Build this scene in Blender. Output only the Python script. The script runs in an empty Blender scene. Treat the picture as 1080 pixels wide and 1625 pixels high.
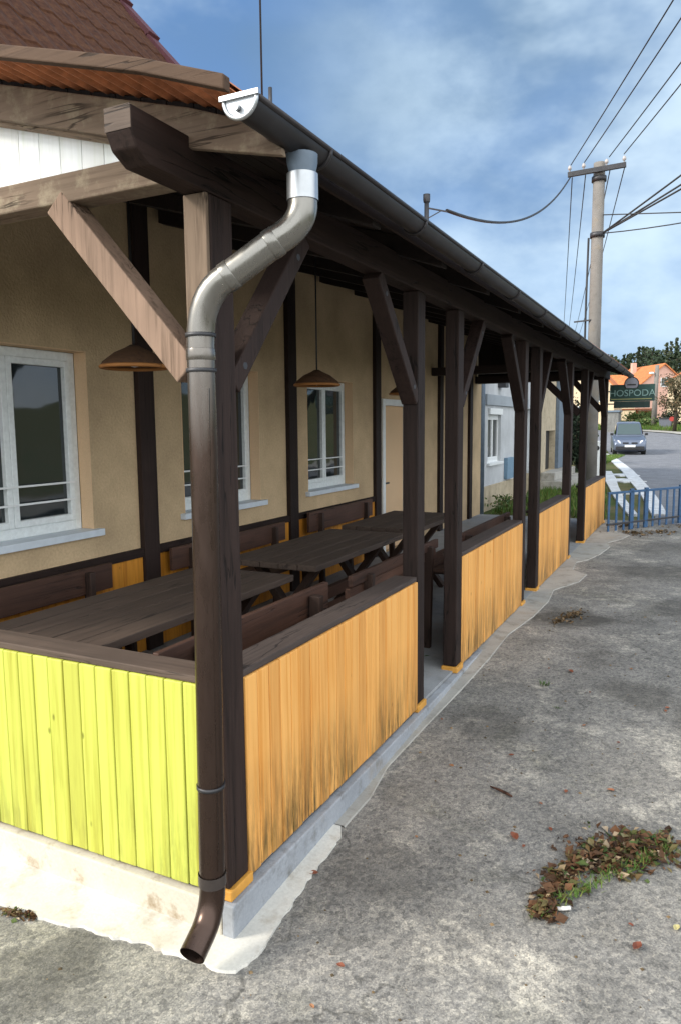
import bpy, bmesh, math, random
from mathutils import Vector, Matrix, Quaternion
random.seed(7)
sc = bpy.context.scene
COL = sc.collection
R = math.radians

# ------------------------------------------------------------------ materials
def srgb(r, g, b):
    f = lambda c: (c/255/12.92) if c/255 <= .04045 else ((c/255+.055)/1.055)**2.4
    return (f(r), f(g), f(b), 1)

class NT:
    def __init__(s, name):
        s.m = bpy.data.materials.new(name); s.m.use_nodes = True
        s.t = s.m.node_tree; s.n = s.t.nodes; s.l = s.t.links
        s.b = s.n['Principled BSDF']; s.out = s.n['Material Output']
        s.co = s.n.new('ShaderNodeTexCoord')
    def link(s, a, b): s.l.new(a, b)
    def val(s, sock, v):
        if hasattr(v, 'is_linked') or isinstance(v, bpy.types.NodeSocket): s.l.new(v, sock)
        else: sock.default_value = v
    def mapping(s, scale=(1, 1, 1), loc=(0, 0, 0), rot=(0, 0, 0), src=None):
        m = s.n.new('ShaderNodeMapping'); m.inputs['Scale'].default_value = scale
        m.inputs['Location'].default_value = loc; m.inputs['Rotation'].default_value = rot
        s.link(src or s.co.outputs['Object'], m.inputs[0]); return m.outputs[0]
    def noise(s, vec, scale=5, detail=4, rough=.55, dist=0):
        n = s.n.new('ShaderNodeTexNoise'); n.inputs['Scale'].default_value = scale
        n.inputs['Detail'].default_value = detail; n.inputs['Roughness'].default_value = rough
        n.inputs['Distortion'].default_value = dist
        s.link(vec, n.inputs['Vector']); return n.outputs[0]
    def voro(s, vec, scale=5, out='Distance', feat='F1'):
        n = s.n.new('ShaderNodeTexVoronoi'); n.feature = feat; n.inputs['Scale'].default_value = scale
        s.link(vec, n.inputs['Vector']); return n.outputs[out]
    def ramp(s, fac, stops, interp='LINEAR'):
        r = s.n.new('ShaderNodeValToRGB'); r.color_ramp.interpolation = interp
        e = r.color_ramp.elements
        while len(e) > 1: e.remove(e[-1])
        e[0].position = stops[0][0]; e[0].color = stops[0][1]
        for p, c in stops[1:]:
            k = e.new(p); k.color = c
        s.link(fac, r.inputs[0]); return r.outputs[0]
    def f01(s, fac, a, b):
        m = s.n.new('ShaderNodeMapRange'); m.inputs[1].default_value = a; m.inputs[2].default_value = b
        s.link(fac, m.inputs[0]); return m.outputs[0]
    def mix(s, fac, a, b, mode='MIX'):
        m = s.n.new('ShaderNodeMix'); m.data_type = 'RGBA'; m.blend_type = mode
        s.val(m.inputs[0], fac); s.val(m.inputs[6], a); s.val(m.inputs[7], b); return m.outputs[2]
    def math(s, op, a, b=0):
        m = s.n.new('ShaderNodeMath'); m.operation = op; s.val(m.inputs[0], a); s.val(m.inputs[1], b); return m.outputs[0]
    def attr(s, name='rnd'):
        a = s.n.new('ShaderNodeAttribute'); a.attribute_name = name; return a.outputs['Fac']
    def sep(s, vec=None):
        x = s.n.new('ShaderNodeSeparateXYZ'); s.link(vec or s.co.outputs['Object'], x.inputs[0]); return x.outputs
    def bump(s, h, strength=.3, dist=.01):
        b = s.n.new('ShaderNodeBump'); b.inputs['Strength'].default_value = strength
        b.inputs['Distance'].default_value = dist; s.link(h, b.inputs['Height'])
        if s.b.inputs['Normal'].is_linked: s.link(s.b.inputs['Normal'].links[0].from_socket, b.inputs['Normal'])
        s.link(b.outputs[0], s.b.inputs['Normal'])
    def fin(s, col, rough=.7, metal=0, spec=.5):
        s.val(s.b.inputs['Base Color'], col); s.val(s.b.inputs['Roughness'], rough)
        s.b.inputs['Metallic'].default_value = metal
        s.b.inputs['Specular IOR Level'].default_value = spec
        return s.m

def k(c, f): return (c[0]*f, c[1]*f, c[2]*f, 1)

def wood(name, base, dark, axis='Z', rough=.75, var=.35, blotch=None, spec=.3, grain=1.0):
    t = NT(name)
    st = {'X': (1.2, 28, 28), 'Y': (28, 1.2, 28), 'Z': (28, 28, 1.2)}[axis]
    st = tuple(v*grain for v in st)
    rn = t.attr(); sh = t.n.new('ShaderNodeVectorMath'); sh.operation = 'ADD'
    cb = t.n.new('ShaderNodeCombineXYZ')
    for i in range(3): t.link(t.math('MULTIPLY', rn, 7.3+i), cb.inputs[i])
    t.link(t.co.outputs['Object'], sh.inputs[0]); t.link(cb.outputs[0], sh.inputs[1])
    v = t.mapping(st, src=sh.outputs[0])
    g = t.noise(v, 1.6, 6, .65, .6)
    c = t.ramp(g, [(.28, dark), (.5, base), (.75, k(base, 1.25))])
    b2 = t.noise(t.mapping(src=sh.outputs[0]), 3.5, 3)
    c = t.mix(t.f01(b2, .35, .75), c, k(base, .75))
    if blotch:
        c = t.mix(t.math('MULTIPLY', t.f01(t.noise(t.mapping(), 9, 5, .7), .5, .72), .8), c, blotch)
    c = t.mix(1.0, c, t.ramp(rn, [(0, (1-var, 1-var, 1-var, 1)), (1, (1, 1, 1, 1))]), 'MULTIPLY')
    st2 = {'X': (.7, 11, 11), 'Y': (11, .7, 11), 'Z': (11, 11, .7)}[axis]
    cr = t.noise(t.mapping(st2, loc=(3.1, 1.7, 2.3), src=sh.outputs[0]), 1.3, 4, .5, .3)
    line = t.math('SUBTRACT', 1.0, t.f01(t.math('ABSOLUTE', t.math('SUBTRACT', cr, .5)), .004, .012))
    line = t.math('MULTIPLY', line, t.f01(t.noise(t.mapping(loc=(1, 5, 2), src=sh.outputs[0]), 2.2, 2), .48, .56))
    c = t.mix(t.math('MULTIPLY', line, .8), c, k(dark, .35))
    t.bump(g, .45, .005); t.bump(t.math('SUBTRACT', 1.0, line), .5, .006)
    return t.fin(c, rough, spec=spec)

def boards(name, base, dark, axis='Z', mildew=0, knots=True, var=.25, streak=.5, rough=.55):
    """painted or glazed boards; every board has its own tone, knots, and mildew that starts low on the board"""
    t = NT(name)
    rn = t.attr()
    cb = t.n.new('ShaderNodeCombineXYZ')
    for i in range(3): t.link(t.math('MULTIPLY', rn, 11.3+3*i), cb.inputs[i])
    sh = t.n.new('ShaderNodeVectorMath'); sh.operation = 'ADD'
    t.link(t.co.outputs['Object'], sh.inputs[0]); t.link(cb.outputs[0], sh.inputs[1])
    v = t.mapping((22, 22, .8), src=sh.outputs[0])
    g = t.noise(v, 1.5, 5, .6, .4)
    c = t.ramp(g, [(.3, dark), (.52, base), (.8, k(base, 1.12))])
    c = t.mix(1.0, c, t.ramp(rn, [(0, (1-var, 1-var*1.25, 1-var*1.5, 1)), (.55, (1, 1, 1, 1)), (1, (1, 1, 1, 1))]), 'MULTIPLY')
    if knots:
        kv = t.voro(t.mapping((9, 9, 4.2), src=sh.outputs[0]), 1.0)
        kk = t.ramp(kv, [(0, (1, 1, 1, 1)), (.03, (1, 1, 1, 1)), (.075, (0, 0, 0, 1))])
        c = t.mix(t.math('MULTIPLY', kk, .75), c, k(dark, .35))
    if mildew:
        z = t.sep()[2]
        m1 = t.noise(t.mapping((30, 30, 2.6)), 1.2, 8, .8)
        h = t.f01(z, .44, .02)                         # only the foot of the board has grown mildew
        pt = t.f01(t.noise(t.mapping((1.1, 1.1, .6), loc=(3, 1.7, 0)), 2.0, 2), .34, .56)
        mm = t.math('MULTIPLY', t.math('MULTIPLY', t.f01(m1, .40, .62), h), pt)
        c = t.mix(t.math('MULTIPLY', mm, mildew), c, (.035, .03, .012, 1))
        z2 = t.noise(t.mapping((14, 14, 3)), 2, 4)
        c = t.mix(t.math('MULTIPLY', t.math('MULTIPLY', t.f01(z2, .5, .7), h), .35), c, (.16, .13, .03, 1))
    t.bump(g, .15, .003)
    return t.fin(c, rough, spec=.3)

def plain(name, col, rough=.6, metal=0, var=.15, scale=14, bump=.1, spec=.5):
    t = NT(name)
    g = t.noise(t.mapping(), scale, 5, .6)
    c = t.ramp(g, [(.3, k(col, 1-var)), (.7, k(col, 1+var))])
    if bump: t.bump(g, bump, .004)
    return t.fin(c, rough, metal, spec)

def plaster(name, col, dirty=.15, grain=220, bump=.5):
    t = NT(name)
    a = t.noise(t.mapping(), 1.7, 5, .6); b = t.noise(t.mapping(), grain, 2, .6)
    c = t.ramp(a, [(.3, k(col, 1-dirty)), (.65, col)])
    c = t.mix(.6, c, t.ramp(b, [(.3, (.78, .77, .76, 1)), (.7, (1.05, 1.05, 1.05, 1))]), 'MULTIPLY')
    t.bump(b, bump, .004); t.bump(t.noise(t.mapping(), 30, 3), .15, .006)
    return t.fin(c, .9, spec=.2)

def concrete(name, col, stain=(.12, .11, .09, 1), amt=.5, warm=(.3, .22, .12, 1)):
    t = NT(name)
    a = t.noise(t.mapping(), 2.2, 6, .65); b = t.noise(t.mapping(), 90, 3, .6); d = t.noise(t.mapping(loc=(5, 2, 1)), 7, 5, .7)
    c = t.ramp(a, [(.3, k(col, .78)), (.7, k(col, 1.08))])
    c = t.mix(t.math('MULTIPLY', t.f01(d, .52, .72), amt), c, stain)
    c = t.mix(t.math('MULTIPLY', t.f01(t.noise(t.mapping(loc=(9, 3, 4)), 5, 4), .55, .75), amt*.5), c, warm)
    c = t.mix(.5, c, t.ramp(b, [(.3, (.8, .8, .8, 1)), (.7, (1.08, 1.08, 1.08, 1))]), 'MULTIPLY')
    t.bump(b, .3, .003); t.bump(d, .2, .006)
    return t.fin(c, .9, spec=.25)

dk_ = (.055, .052, .046, 1); lt_ = (.46, .45, .42, 1)
STAINS = [(.47, 4.3, .36, dk_, .7), (1.08, 6.7, .55, dk_, .6), (1.5, 2.4, .3, dk_, .45), (.8, 3.3, .2, dk_, .35), (.15, 1.1, .16, dk_, .35), (1.35, 5.0, .45, dk_, .45), (1.12, 2.75, .30, dk_, .5), (.32, .55, .30, dk_, .35), (.35, 2.0, .28, dk_, .35), (-.45, -.42, .25, dk_, .5), (.95, 8.4, .6, dk_, .35)]
def asphalt(name, lo, hi, warm, speck=1.0, patches=True):
    t = NT(name)
    o = t.mapping()
    big = t.noise(o, .9, 5, .62); mid = t.noise(t.mapping(loc=(4, 7, 0)), 3.2, 6, .68); fine = t.noise(o, 120, 3, .7)
    c = t.ramp(big, [(.34, lo), (.5, k(lo, 1.5)), (.66, hi)])
    c = t.mix(t.f01(mid, .35, .7), k(lo, 1.0), c)
    if patches:
        lp = t.noise(t.mapping(loc=(11.3, 2.1, 0)), 2.4, 8, .78, .2)
        c = t.mix(t.math('MULTIPLY', t.f01(lp, .52, .66), .75), c, warm)
        dk = t.noise(t.mapping(loc=(1.3, 5.1, 0)), 1.3, 5, .65, .4)
        c = t.mix(t.math('MULTIPLY', t.f01(dk, .56, .64), .45), c, k(lo, .6))
        ms = t.noise(t.mapping(loc=(7.7, 9.1, 0)), 2.0, 5, .7)
        c = t.mix(t.math('MULTIPLY', t.f01(ms, .55, .75), .3), c, (.07, .075, .03, 1))
    vo = t.voro(o, 190, 'Color')
    c = t.mix(.55*speck, c, t.ramp(vo, [(.1, (.45, .45, .46, 1)), (.5, (1, 1, 1, 1)), (.9, (1.7, 1.66, 1.55, 1))]), 'MULTIPLY')
    vo2 = t.voro(t.mapping(loc=(.3, .1, 0)), 62, 'Color')
    c = t.mix(.5*speck, c, t.ramp(vo2, [(.12, (.42, .42, .43, 1)), (.45, (1, 1, 1, 1)), (.95, (1.55, 1.5, 1.42, 1))]), 'MULTIPLY')
    blot = t.noise(o, 28, 4, .75)
    c = t.mix(.5*speck, c, t.ramp(blot, [(.32, (.68, .68, .68, 1)), (.5, (1, 1, 1, 1)), (.7, (1.22, 1.2, 1.15, 1))]), 'MULTIPLY')
    if patches:
        wv = t.n.new('ShaderNodeVectorMath'); wv.operation = 'ADD'
        n3 = t.n.new('ShaderNodeTexNoise'); n3.inputs['Scale'].default_value = 5; n3.inputs['Detail'].default_value = 6; t.link(o, n3.inputs['Vector'])
        s3 = t.n.new('ShaderNodeVectorMath'); s3.operation = 'SCALE'; s3.inputs[3].default_value = .35; t.link(n3.outputs['Color'], s3.inputs[0])
        t.link(o, wv.inputs[0]); t.link(s3.outputs[0], wv.inputs[1])
        ck = t.voro(wv.outputs[0], .75, 'Distance', 'DISTANCE_TO_EDGE')
        ck = t.math('MULTIPLY', t.f01(ck, .0075, .002), t.f01(t.noise(t.mapping(loc=(2, 8, 0)), 1.4, 3), .45, .55))
        c = t.mix(t.math('MULTIPLY', ck, .45), c, (.03, .03, .027, 1))
        wob = t.n.new('ShaderNodeVectorMath'); wob.operation = 'ADD'
        nz = t.n.new('ShaderNodeTexNoise'); nz.inputs['Scale'].default_value = 4; nz.inputs['Detail'].default_value = 5; t.link(o, nz.inputs['Vector'])
        sc_ = t.n.new('ShaderNodeVectorMath'); sc_.operation = 'SCALE'; sc_.inputs[3].default_value = .55; t.link(nz.outputs['Color'], sc_.inputs[0])
        t.link(o, wob.inputs[0]); t.link(sc_.outputs[0], wob.inputs[1])
        def spot(x, y, r, sx=1):
            d = t.n.new('ShaderNodeVectorMath'); d.operation = 'DISTANCE'
            t.link(t.mapping((sx, 1, 0), src=wob.outputs[0]), d.inputs[0]); d.inputs[1].default_value = ((x+.27)*sx, y+.27, 0)
            return t.f01(d.outputs['Value'], r, r*.55)
        for x, y, r, col, f in STAINS:
            c = t.mix(t.math('MULTIPLY', spot(x, y, r), f), c, col)
    t.bump(fine, .5, .004); t.bump(blot, .5, .008); t.bump(mid, .3, .02)
    return t.fin(c, .92, spec=.2)

def leafmat(name, stops, rough=.7, trans=0):
    t = NT(name)
    c = t.ramp(t.attr(), stops)
    c = t.mix(.6, c, t.ramp(t.noise(t.mapping(), 40, 3), [(.3, (.6, .6, .6, 1)), (.7, (1.15, 1.15, 1.15, 1))]), 'MULTIPLY')
    return t.fin(c, rough, spec=.25)

M = {}
brown = (.036, .0225, .019, 1); brownd = (.012, .008, .007, 1)
M['post'] = wood('dark_stain_vertical', brown, brownd, 'Z', .65, spec=.18)
M['post_y'] = wood('dark_stain_along', brown, brownd, 'Y', .7, spec=.15)
M['post_x'] = wood('dark_stain_across', k(brown, .8), brownd, 'X', .65)
grey = (.285, .205, .145, 1); greyd = (.075, .048, .030, 1)
M['weather_x'] = wood('weathered_timber_across', grey, greyd, 'X', .85, .3, blotch=(.46, .39, .27, 1))
M['post_lit'] = wood('sunlit_post_timber', k(grey, .8), greyd, 'Z', .85, .3)  # paler wood for the corner post, sunlight put into the colour
M['weather_d'] = wood('weathered_brace_timber', (.29, .195, .14, 1), greyd, 'Z', .85, .3)
M['cap'] = wood('cap_rail_wood', (.105, .075, .058, 1), (.04, .028, .022, 1), 'X', .75, .3)
M['cap_y'] = wood('cap_rail_wood_along', (.085, .064, .056, 1), (.035, .026, .024, 1), 'Y', .7, .3)
M['furn'] = wood('furniture_wood', (.10, .05, .034, 1), (.03, .018, .014, 1), 'Y', .6, .35)
M['furn_z'] = wood('furniture_wood_upright', (.06, .035, .026, 1), (.02, .013, .011, 1), 'Z', .6, .35)
M['table'] = wood('table_wood', (.085, .058, .044, 1), (.03, .021, .017, 1), 'Y', .7, .3, spec=.4)
M['yellow'] = boards('yellow_boards', (.53, .57, .10, 1), (.40, .39, .05, 1), mildew=.5, var=.2)
M['orange'] = boards('orange_boards', (.82, .42, .12, 1), (.70, .29, .055, 1), mildew=1.0, var=.2)
M['ochre'] = boards('ochre_wainscot', (.62, .26, .03, 1), (.42, .15, .015, 1), var=.25)
M['white_boards'] = boards('white_boards', (.90, .92, .92, 1), (.80, .83, .78, 1), knots=False, var=.06)
M['sill_orange'] = plain('orange_sill', (.62, .30, .05, 1), .6)
M['tan'] = plaster('tan_plaster', (.64, .475, .29, 1), .3, 60, 1.0)
M['peach'] = plaster('peach_reveal', (.78, .55, .34, 1), .06)  # paler than the wall to carry light on the reveals; door leaf too
M['ceil'] = wood('ceiling_boards', (.022, .015, .013, 1), (.008, .006, .006, 1), 'Y', .8)
M['plinth'] = concrete('plinth_concrete', (.35, .37, .40, 1), amt=.7)
M['apron'] = concrete('apron_concrete', (.40, .385, .35, 1), amt=.6)
M['plinth_front'] = concrete('stained_plinth', (.60, .55, .46, 1), (.26, .19, .11, 1), amt=1.0)
M['apron_white'] = concrete('pale_concrete', (.66, .64, .58, 1), (.36, .30, .22, 1), amt=.75)
M['floor'] = concrete('porch_floor', (.30, .31, .32, 1), amt=.4)
M['yard'] = asphalt('yard_asphalt', (.175, .17, .16, 1), (.32, .305, .275, 1), (.47, .445, .39, 1))
M['road'] = asphalt('road_asphalt', (.15, .155, .17, 1), (.22, .225, .24, 1), (.25, .25, .26, 1), .6, False)
t = NT('meadow_ground')
g1 = t.noise(t.mapping(), .6, 6, .65)
M['ground'] = t.fin(t.mix(.5, t.ramp(g1, [(.35, (.06, .09, .025, 1)), (.5, (.10, .10, .04, 1)), (.7, (.16, .13, .07, 1))]),
                  t.ramp(t.noise(t.mapping(), 25, 4), [(.3, (.5, .5, .5, 1)), (.7, (1.3, 1.3, 1.3, 1))]), 'MULTIPLY'), .95, spec=.1)
M['grass'] = leafmat('grass_blades', [(0, (.05, .11, .015, 1)), (.6, (.09, .17, .03, 1)), (1, (.18, .19, .05, 1))])
M['zinc'] = plain('galvanised_metal', (.46, .48, .50, 1), .36, .9, .12, 9, .05)
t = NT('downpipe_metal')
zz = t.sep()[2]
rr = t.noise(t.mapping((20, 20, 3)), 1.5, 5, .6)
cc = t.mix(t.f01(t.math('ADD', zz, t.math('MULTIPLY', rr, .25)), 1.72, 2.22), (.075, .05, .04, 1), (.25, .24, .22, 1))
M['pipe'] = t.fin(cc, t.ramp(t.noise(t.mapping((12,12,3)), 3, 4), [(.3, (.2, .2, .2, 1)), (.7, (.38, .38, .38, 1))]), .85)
M['gutter'] = plain('gutter_metal', (.030, .027, .029, 1), .45, .4, .3, 6, .05)
M['pipe_dark'] = plain('painted_pipe', (.05, .04, .036, 1), .4, .2, .2)
M['steel_dark'] = plain('dark_steel', (.06, .06, .065, 1), .5, .6)
M['cable'] = plain('cable_black', (.02, .02, .022, 1), .6, 0, .1)
M['blue'] = plain('blue_paint', (.028, .085, .185, 1), .5, 0, .25, 30)
M['white'] = plain('white_paint', (.78, .80, .80, 1), .45, 0, .06)
M['whitewood'] = plain('white_window_paint', (.74, .78, .78, 1), .5, 0, .1, 30)
M['sillblue'] = plain('grey_blue_sill', (.62, .68, .74, 1), .5, 0, .08)
M['whiteroad'] = concrete('white_kerb_paint', (.66, .68, .70, 1), (.2, .2, .2, 1), .8)
t = NT('window_glass')
t.bump(t.noise(t.mapping(), 2.2, 2), .25, .02)
M['glass'] = t.fin((.018, .024, .026, 1), .04, 0, .9)
t = NT('glass_pale')
M['glass_pale'] = t.fin((.07, .095, .095, 1), .12, 0, .5)
M['tile'] = plain('clay_tile', (.46, .17, .075, 1), .8, 0, .35, 22, .3)
M['tile_edge'] = wood('verge_trim', (.12, .072, .046, 1), (.06, .034, .022, 1), 'X', .85)
t = NT('main_roof_tile')
a1 = t.noise(t.mapping(), 26, 6, .8)
M['tile_dark'] = t.fin(t.ramp(a1, [(.3, (.018, .008, .004, 1)), (.5, (.070, .026, .011, 1)), (.7, (.11, .052, .022, 1))]), .8, spec=.2)
M['tile_ridge'] = plain('ridge_tile', (.095, .026, .034, 1), .7, 0, .2)
M['wicker'] = wood('wicker_shade', (.12, .062, .032, 1), (.04, .02, .012, 1), 'X', .8, .3)
M['wicker_rim'] = plain('shade_rim', (.34, .14, .035, 1), .7)
M['pole'] = concrete('pole_concrete', (.215, .20, .185, 1), amt=.5)
M['ceramic'] = plain('insulator_white', (.42, .39, .38, 1), .35, 0, .05)
M['green_sign'] = plain('sign_green', (.006, .040, .032, 1), .45, 0, .3, 25)
M['green_dark'] = plain('sign_dark_green', (.006, .026, .022, 1), .5, 0, .3)
M['sign_disc'] = plain('sign_disc_grey', (.24, .24, .28, 1), .5, 0, .2, 20)
M['sign_text'] = plain('sign_letters', (.19, .31, .29, 1), .5, 0, .25)
M['gold'] = plain('sign_gold_line', (.30, .30, .12, 1), .5, 0, .1)
M['carpaint'] = plain('car_paint', (.13, .155, .21, 1), .28, .5, .05, 5, 0)
M['car_black'] = plain('black_plastic', (.012, .012, .014, 1), .5)
M['tyre'] = plain('tyre_rubber', (.015, .015, .015, 1), .8)
M['lamp_glass'] = plain('headlight_glass', (.8, .82, .85, 1), .15, .3, .05)
M['greywall'] = plaster('grey_render', (.58, .60, .62, 1), .25, 120)
M['greyband'] = plaster('grey_band', (.38, .42, .46, 1), .15, 120)
M['stone'] = concrete('tan_stone', (.50, .42, .30, 1), (.2, .17, .12, 1), .6)
M['bluebox'] = plain('blue_grey_box', (.16, .26, .36, 1), .5)
M['bluepipe'] = plain('blue_grey_metal', (.13, .17, .22, 1), .5, .2)
M['pink'] = plaster('pink_render', (.72, .44, .36, 1), .1, 60)
M['cream'] = plaster('cream_render', (.74, .60, .42, 1), .12, 60)
M['orange_tile'] = plain('orange_roof_tile', (.52, .17, .055, 1), .8, 0, .25, 3, 0)
M['redbrown'] = wood('redbrown_boards', (.36, .13, .06, 1), (.18, .06, .03, 1), 'Z', .8)
M['greywood'] = wood('grey_boards', (.22, .22, .21, 1), (.1, .1, .1, 1), 'Z', .9)
M['greyplastic'] = plain('grey_plastic', (.13, .14, .17, 1), .5)
M['red'] = plain('red_paint', (.42, .05, .04, 1), .5)
M['bark'] = wood('bark', (.075, .06, .045, 1), (.03, .025, .02, 1), 'Z', .95)
M['leaf_far'] = leafmat('forest_needles', [(0, (.022, .040, .022, 1)), (.5, (.045, .066, .034, 1)), (1, (.085, .09, .055, 1))])
M['leaf_tree'] = leafmat('tree_leaves', [(0, (.05, .05, .025, 1)), (.5, (.09, .085, .045, 1)), (1, (.19, .12, .06, 1))])
M['leaf_shrub'] = leafmat('shrub_leaves', [(0, (.010, .018, .010, 1)), (.6, (.02, .035, .018, 1)), (1, (.04, .06, .03, 1))])
M['leaf_weed'] = leafmat('weed_leaves', [(0, (.05, .09, .02, 1)), (.6, (.09, .16, .05, 1)), (1, (.2, .2, .08, 1))])
M['leaf_dead'] = leafmat('dead_leaves', [(0, (.035, .020, .012, 1)), (.25, (.09, .045, .022, 1)), (.5, (.16, .075, .035, 1)), (.62, (.16, .12, .05, 1)), (.74, (.09, .10, .03, 1)), (.84, (.06, .12, .03, 1)), (.92, (.30, .21, .12, 1)), (1, (.5, .42, .32, 1))])
M['leaf_rust'] = leafmat('rust_leaf', [(0, (.16, .05, .03, 1)), (.6, (.28, .10, .055, 1)), (1, (.36, .2, .1, 1))])
M['leaf_pale'] = plain('pale_leaf', (.50, .44, .20, 1), .7)
M['twig'] = wood('twig_bark', (.15, .07, .045, 1), (.06, .03, .02, 1), 'X', .9)
M['paper'] = plain('white_paper', (.82, .78, .74, 1), .7)
M['dirt'] = leafmat('debris_bits', [(0, (.06, .045, .025, 1)), (.6, (.15, .10, .05, 1)), (1, (.25, .17, .09, 1))])

# ------------------------------------------------------------------ mesh builder
ORG = {}
class MB:
    def __init__(s): s.v = []; s.f = []; s.r = []; s.sm = []
    def add(s, vs, fs, rnd=None, smooth=False):
        b = len(s.v); s.v += [Vector(p) for p in vs]
        rnd = random.random() if rnd is None else rnd
        for f in fs: s.f.append([b+i for i in f]); s.r.append(rnd); s.sm.append(smooth)
        return s
    def box(s, x0, x1, y0, y1, z0, z1, rnd=None):
        vs = [(x, y, z) for z in (z0, z1) for y in (y0, y1) for x in (x0, x1)]
        return s.add(vs, [(0, 2, 3, 1), (4, 5, 7, 6), (0, 1, 5, 4), (2, 6, 7, 3), (0, 4, 6, 2), (1, 3, 7, 5)], rnd)
    def bar(s, p0, p1, w, h, up=(0, 0, 1), rnd=None):
        p0, p1 = Vector(p0), Vector(p1); d = (p1-p0).normalized(); up = Vector(up)
        a = d.cross(up)
        if a.length < 1e-4: a = d.cross(Vector((1, 0, 0)))
        a.normalize(); b = a.cross(d).normalized()
        vs = [p+a*i*w/2+b*j*h/2 for p in (p0, p1) for j in (-1, 1) for i in (-1, 1)]
        return s.add(vs, [(0, 1, 3, 2), (4, 6, 7, 5), (0, 4, 5, 1), (2, 3, 7, 6), (0, 2, 6, 4), (1, 5, 7, 3)], rnd)
    def tube(s, pts, r, n=12, caps=True, rnd=None, rs=None):
        pts = [Vector(p) for p in pts]; rings = []
        t0 = (pts[1]-pts[0]).normalized()
        ref = Vector((0, 0, 1)) if abs(t0.z) < .9 else Vector((1, 0, 0))
        a = t0.cross(ref).normalized()
        for i, p in enumerate(pts):
            t = ((pts[min(i+1, len(pts)-1)]-pts[max(i-1, 0)])).normalized()
            a = (a-t*a.dot(t)).normalized(); b = t.cross(a)
            q = rs[i] if rs else r
            rings.append([p+(a*math.cos(2*math.pi*j/n)+b*math.sin(2*math.pi*j/n))*q for j in range(n)])
        vs = [v for rg in rings for v in rg]; fs = []
        for i in range(len(pts)-1):
            for j in range(n):
                fs.append((i*n+j, i*n+(j+1) % n, (i+1)*n+(j+1) % n, (i+1)*n+j))
        rnd = random.random() if rnd is None else rnd
        b0 = len(s.v); s.add(vs, fs, rnd, True)
        if caps:
            s.f.append([b0+j for j in range(n)][::-1]); s.r.append(rnd); s.sm.append(False)
            s.f.append([b0+(len(pts)-1)*n+j for j in range(n)]); s.r.append(rnd); s.sm.append(False)
        return s
    def prism(s, poly, axis, a, b, rnd=None):
        def P(p, c):
            return {'X': (c, p[0], p[1]), 'Y': (p[0], c, p[1]), 'Z': (p[0], p[1], c)}[axis]
        n = len(poly); vs = [P(p, a) for p in poly]+[P(p, b) for p in poly]
        fs = [list(range(n))[::-1], list(range(n, 2*n))]+[(i, (i+1) % n, n+(i+1) % n, n+i) for i in range(n)]
        return s.add(vs, fs, rnd)
    def lathe(s, c, prof, n=24, rnd=None):
        c = Vector(c); vs = []; fs = []
        for r, z in prof: vs += [c+Vector((r*math.cos(2*math.pi*j/n), r*math.sin(2*math.pi*j/n), z)) for j in range(n)]
        for i in range(len(prof)-1):
            for j in range(n): fs.append((i*n+j, i*n+(j+1) % n, (i+1)*n+(j+1) % n, (i+1)*n+j))
        return s.add(vs, fs, rnd, True)
    def leaf(s, c, size, nrm=None, rnd=None, asp=.6):
        c = Vector(c)
        q = Quaternion((random.gauss(0, 1), random.gauss(0, 1), random.gauss(0, 1), random.gauss(0, 1))).normalized()
        if nrm is not None:
            q = Quaternion((0, 0, 1), random.uniform(0, 6.3)); q = Quaternion((random.uniform(-1, 1), random.uniform(-1, 1), 0), nrm) @ q
        L = size; W = size*asp
        vs = [Vector((-L/2, 0, 0)), Vector((-L*.1, -W/2, L*.12)), Vector((L/2, 0, L*.02)), Vector((-L*.05, W/2, L*.14))]
        return s.add([c+q @ v for v in vs], [(0, 1, 2), (0, 2, 3)], rnd)
    def build(s, name, mat, parent=None, bevel=0, loc=None):
        me = bpy.data.meshes.new(name)
        o = bpy.data.objects.new(name, me); COL.objects.link(o)
        org = Vector((0, 0, 0))
        if parent is not None: org = ORG[parent.name]; o.parent = parent
        elif loc is not None: org = Vector(loc); o.location = org
        ORG[o.name] = org
        me.from_pydata([tuple(v-org) for v in s.v], [], s.f)
        a = me.attributes.new('rnd', 'FLOAT', 'FACE'); a.data.foreach_set('value', s.r)
        me.polygons.foreach_set('use_smooth', s.sm)
        bm = bmesh.new(); bm.from_mesh(me); bmesh.ops.recalc_face_normals(bm, faces=bm.faces); bm.to_mesh(me); bm.free()
        me.materials.append(M[mat] if isinstance(mat, str) else mat)
        if bevel:
            b = o.modifiers.new('bevel', 'BEVEL'); b.width = bevel; b.segments = 2; b.limit_method = 'ANGLE'
        me.update(); return o

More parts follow.
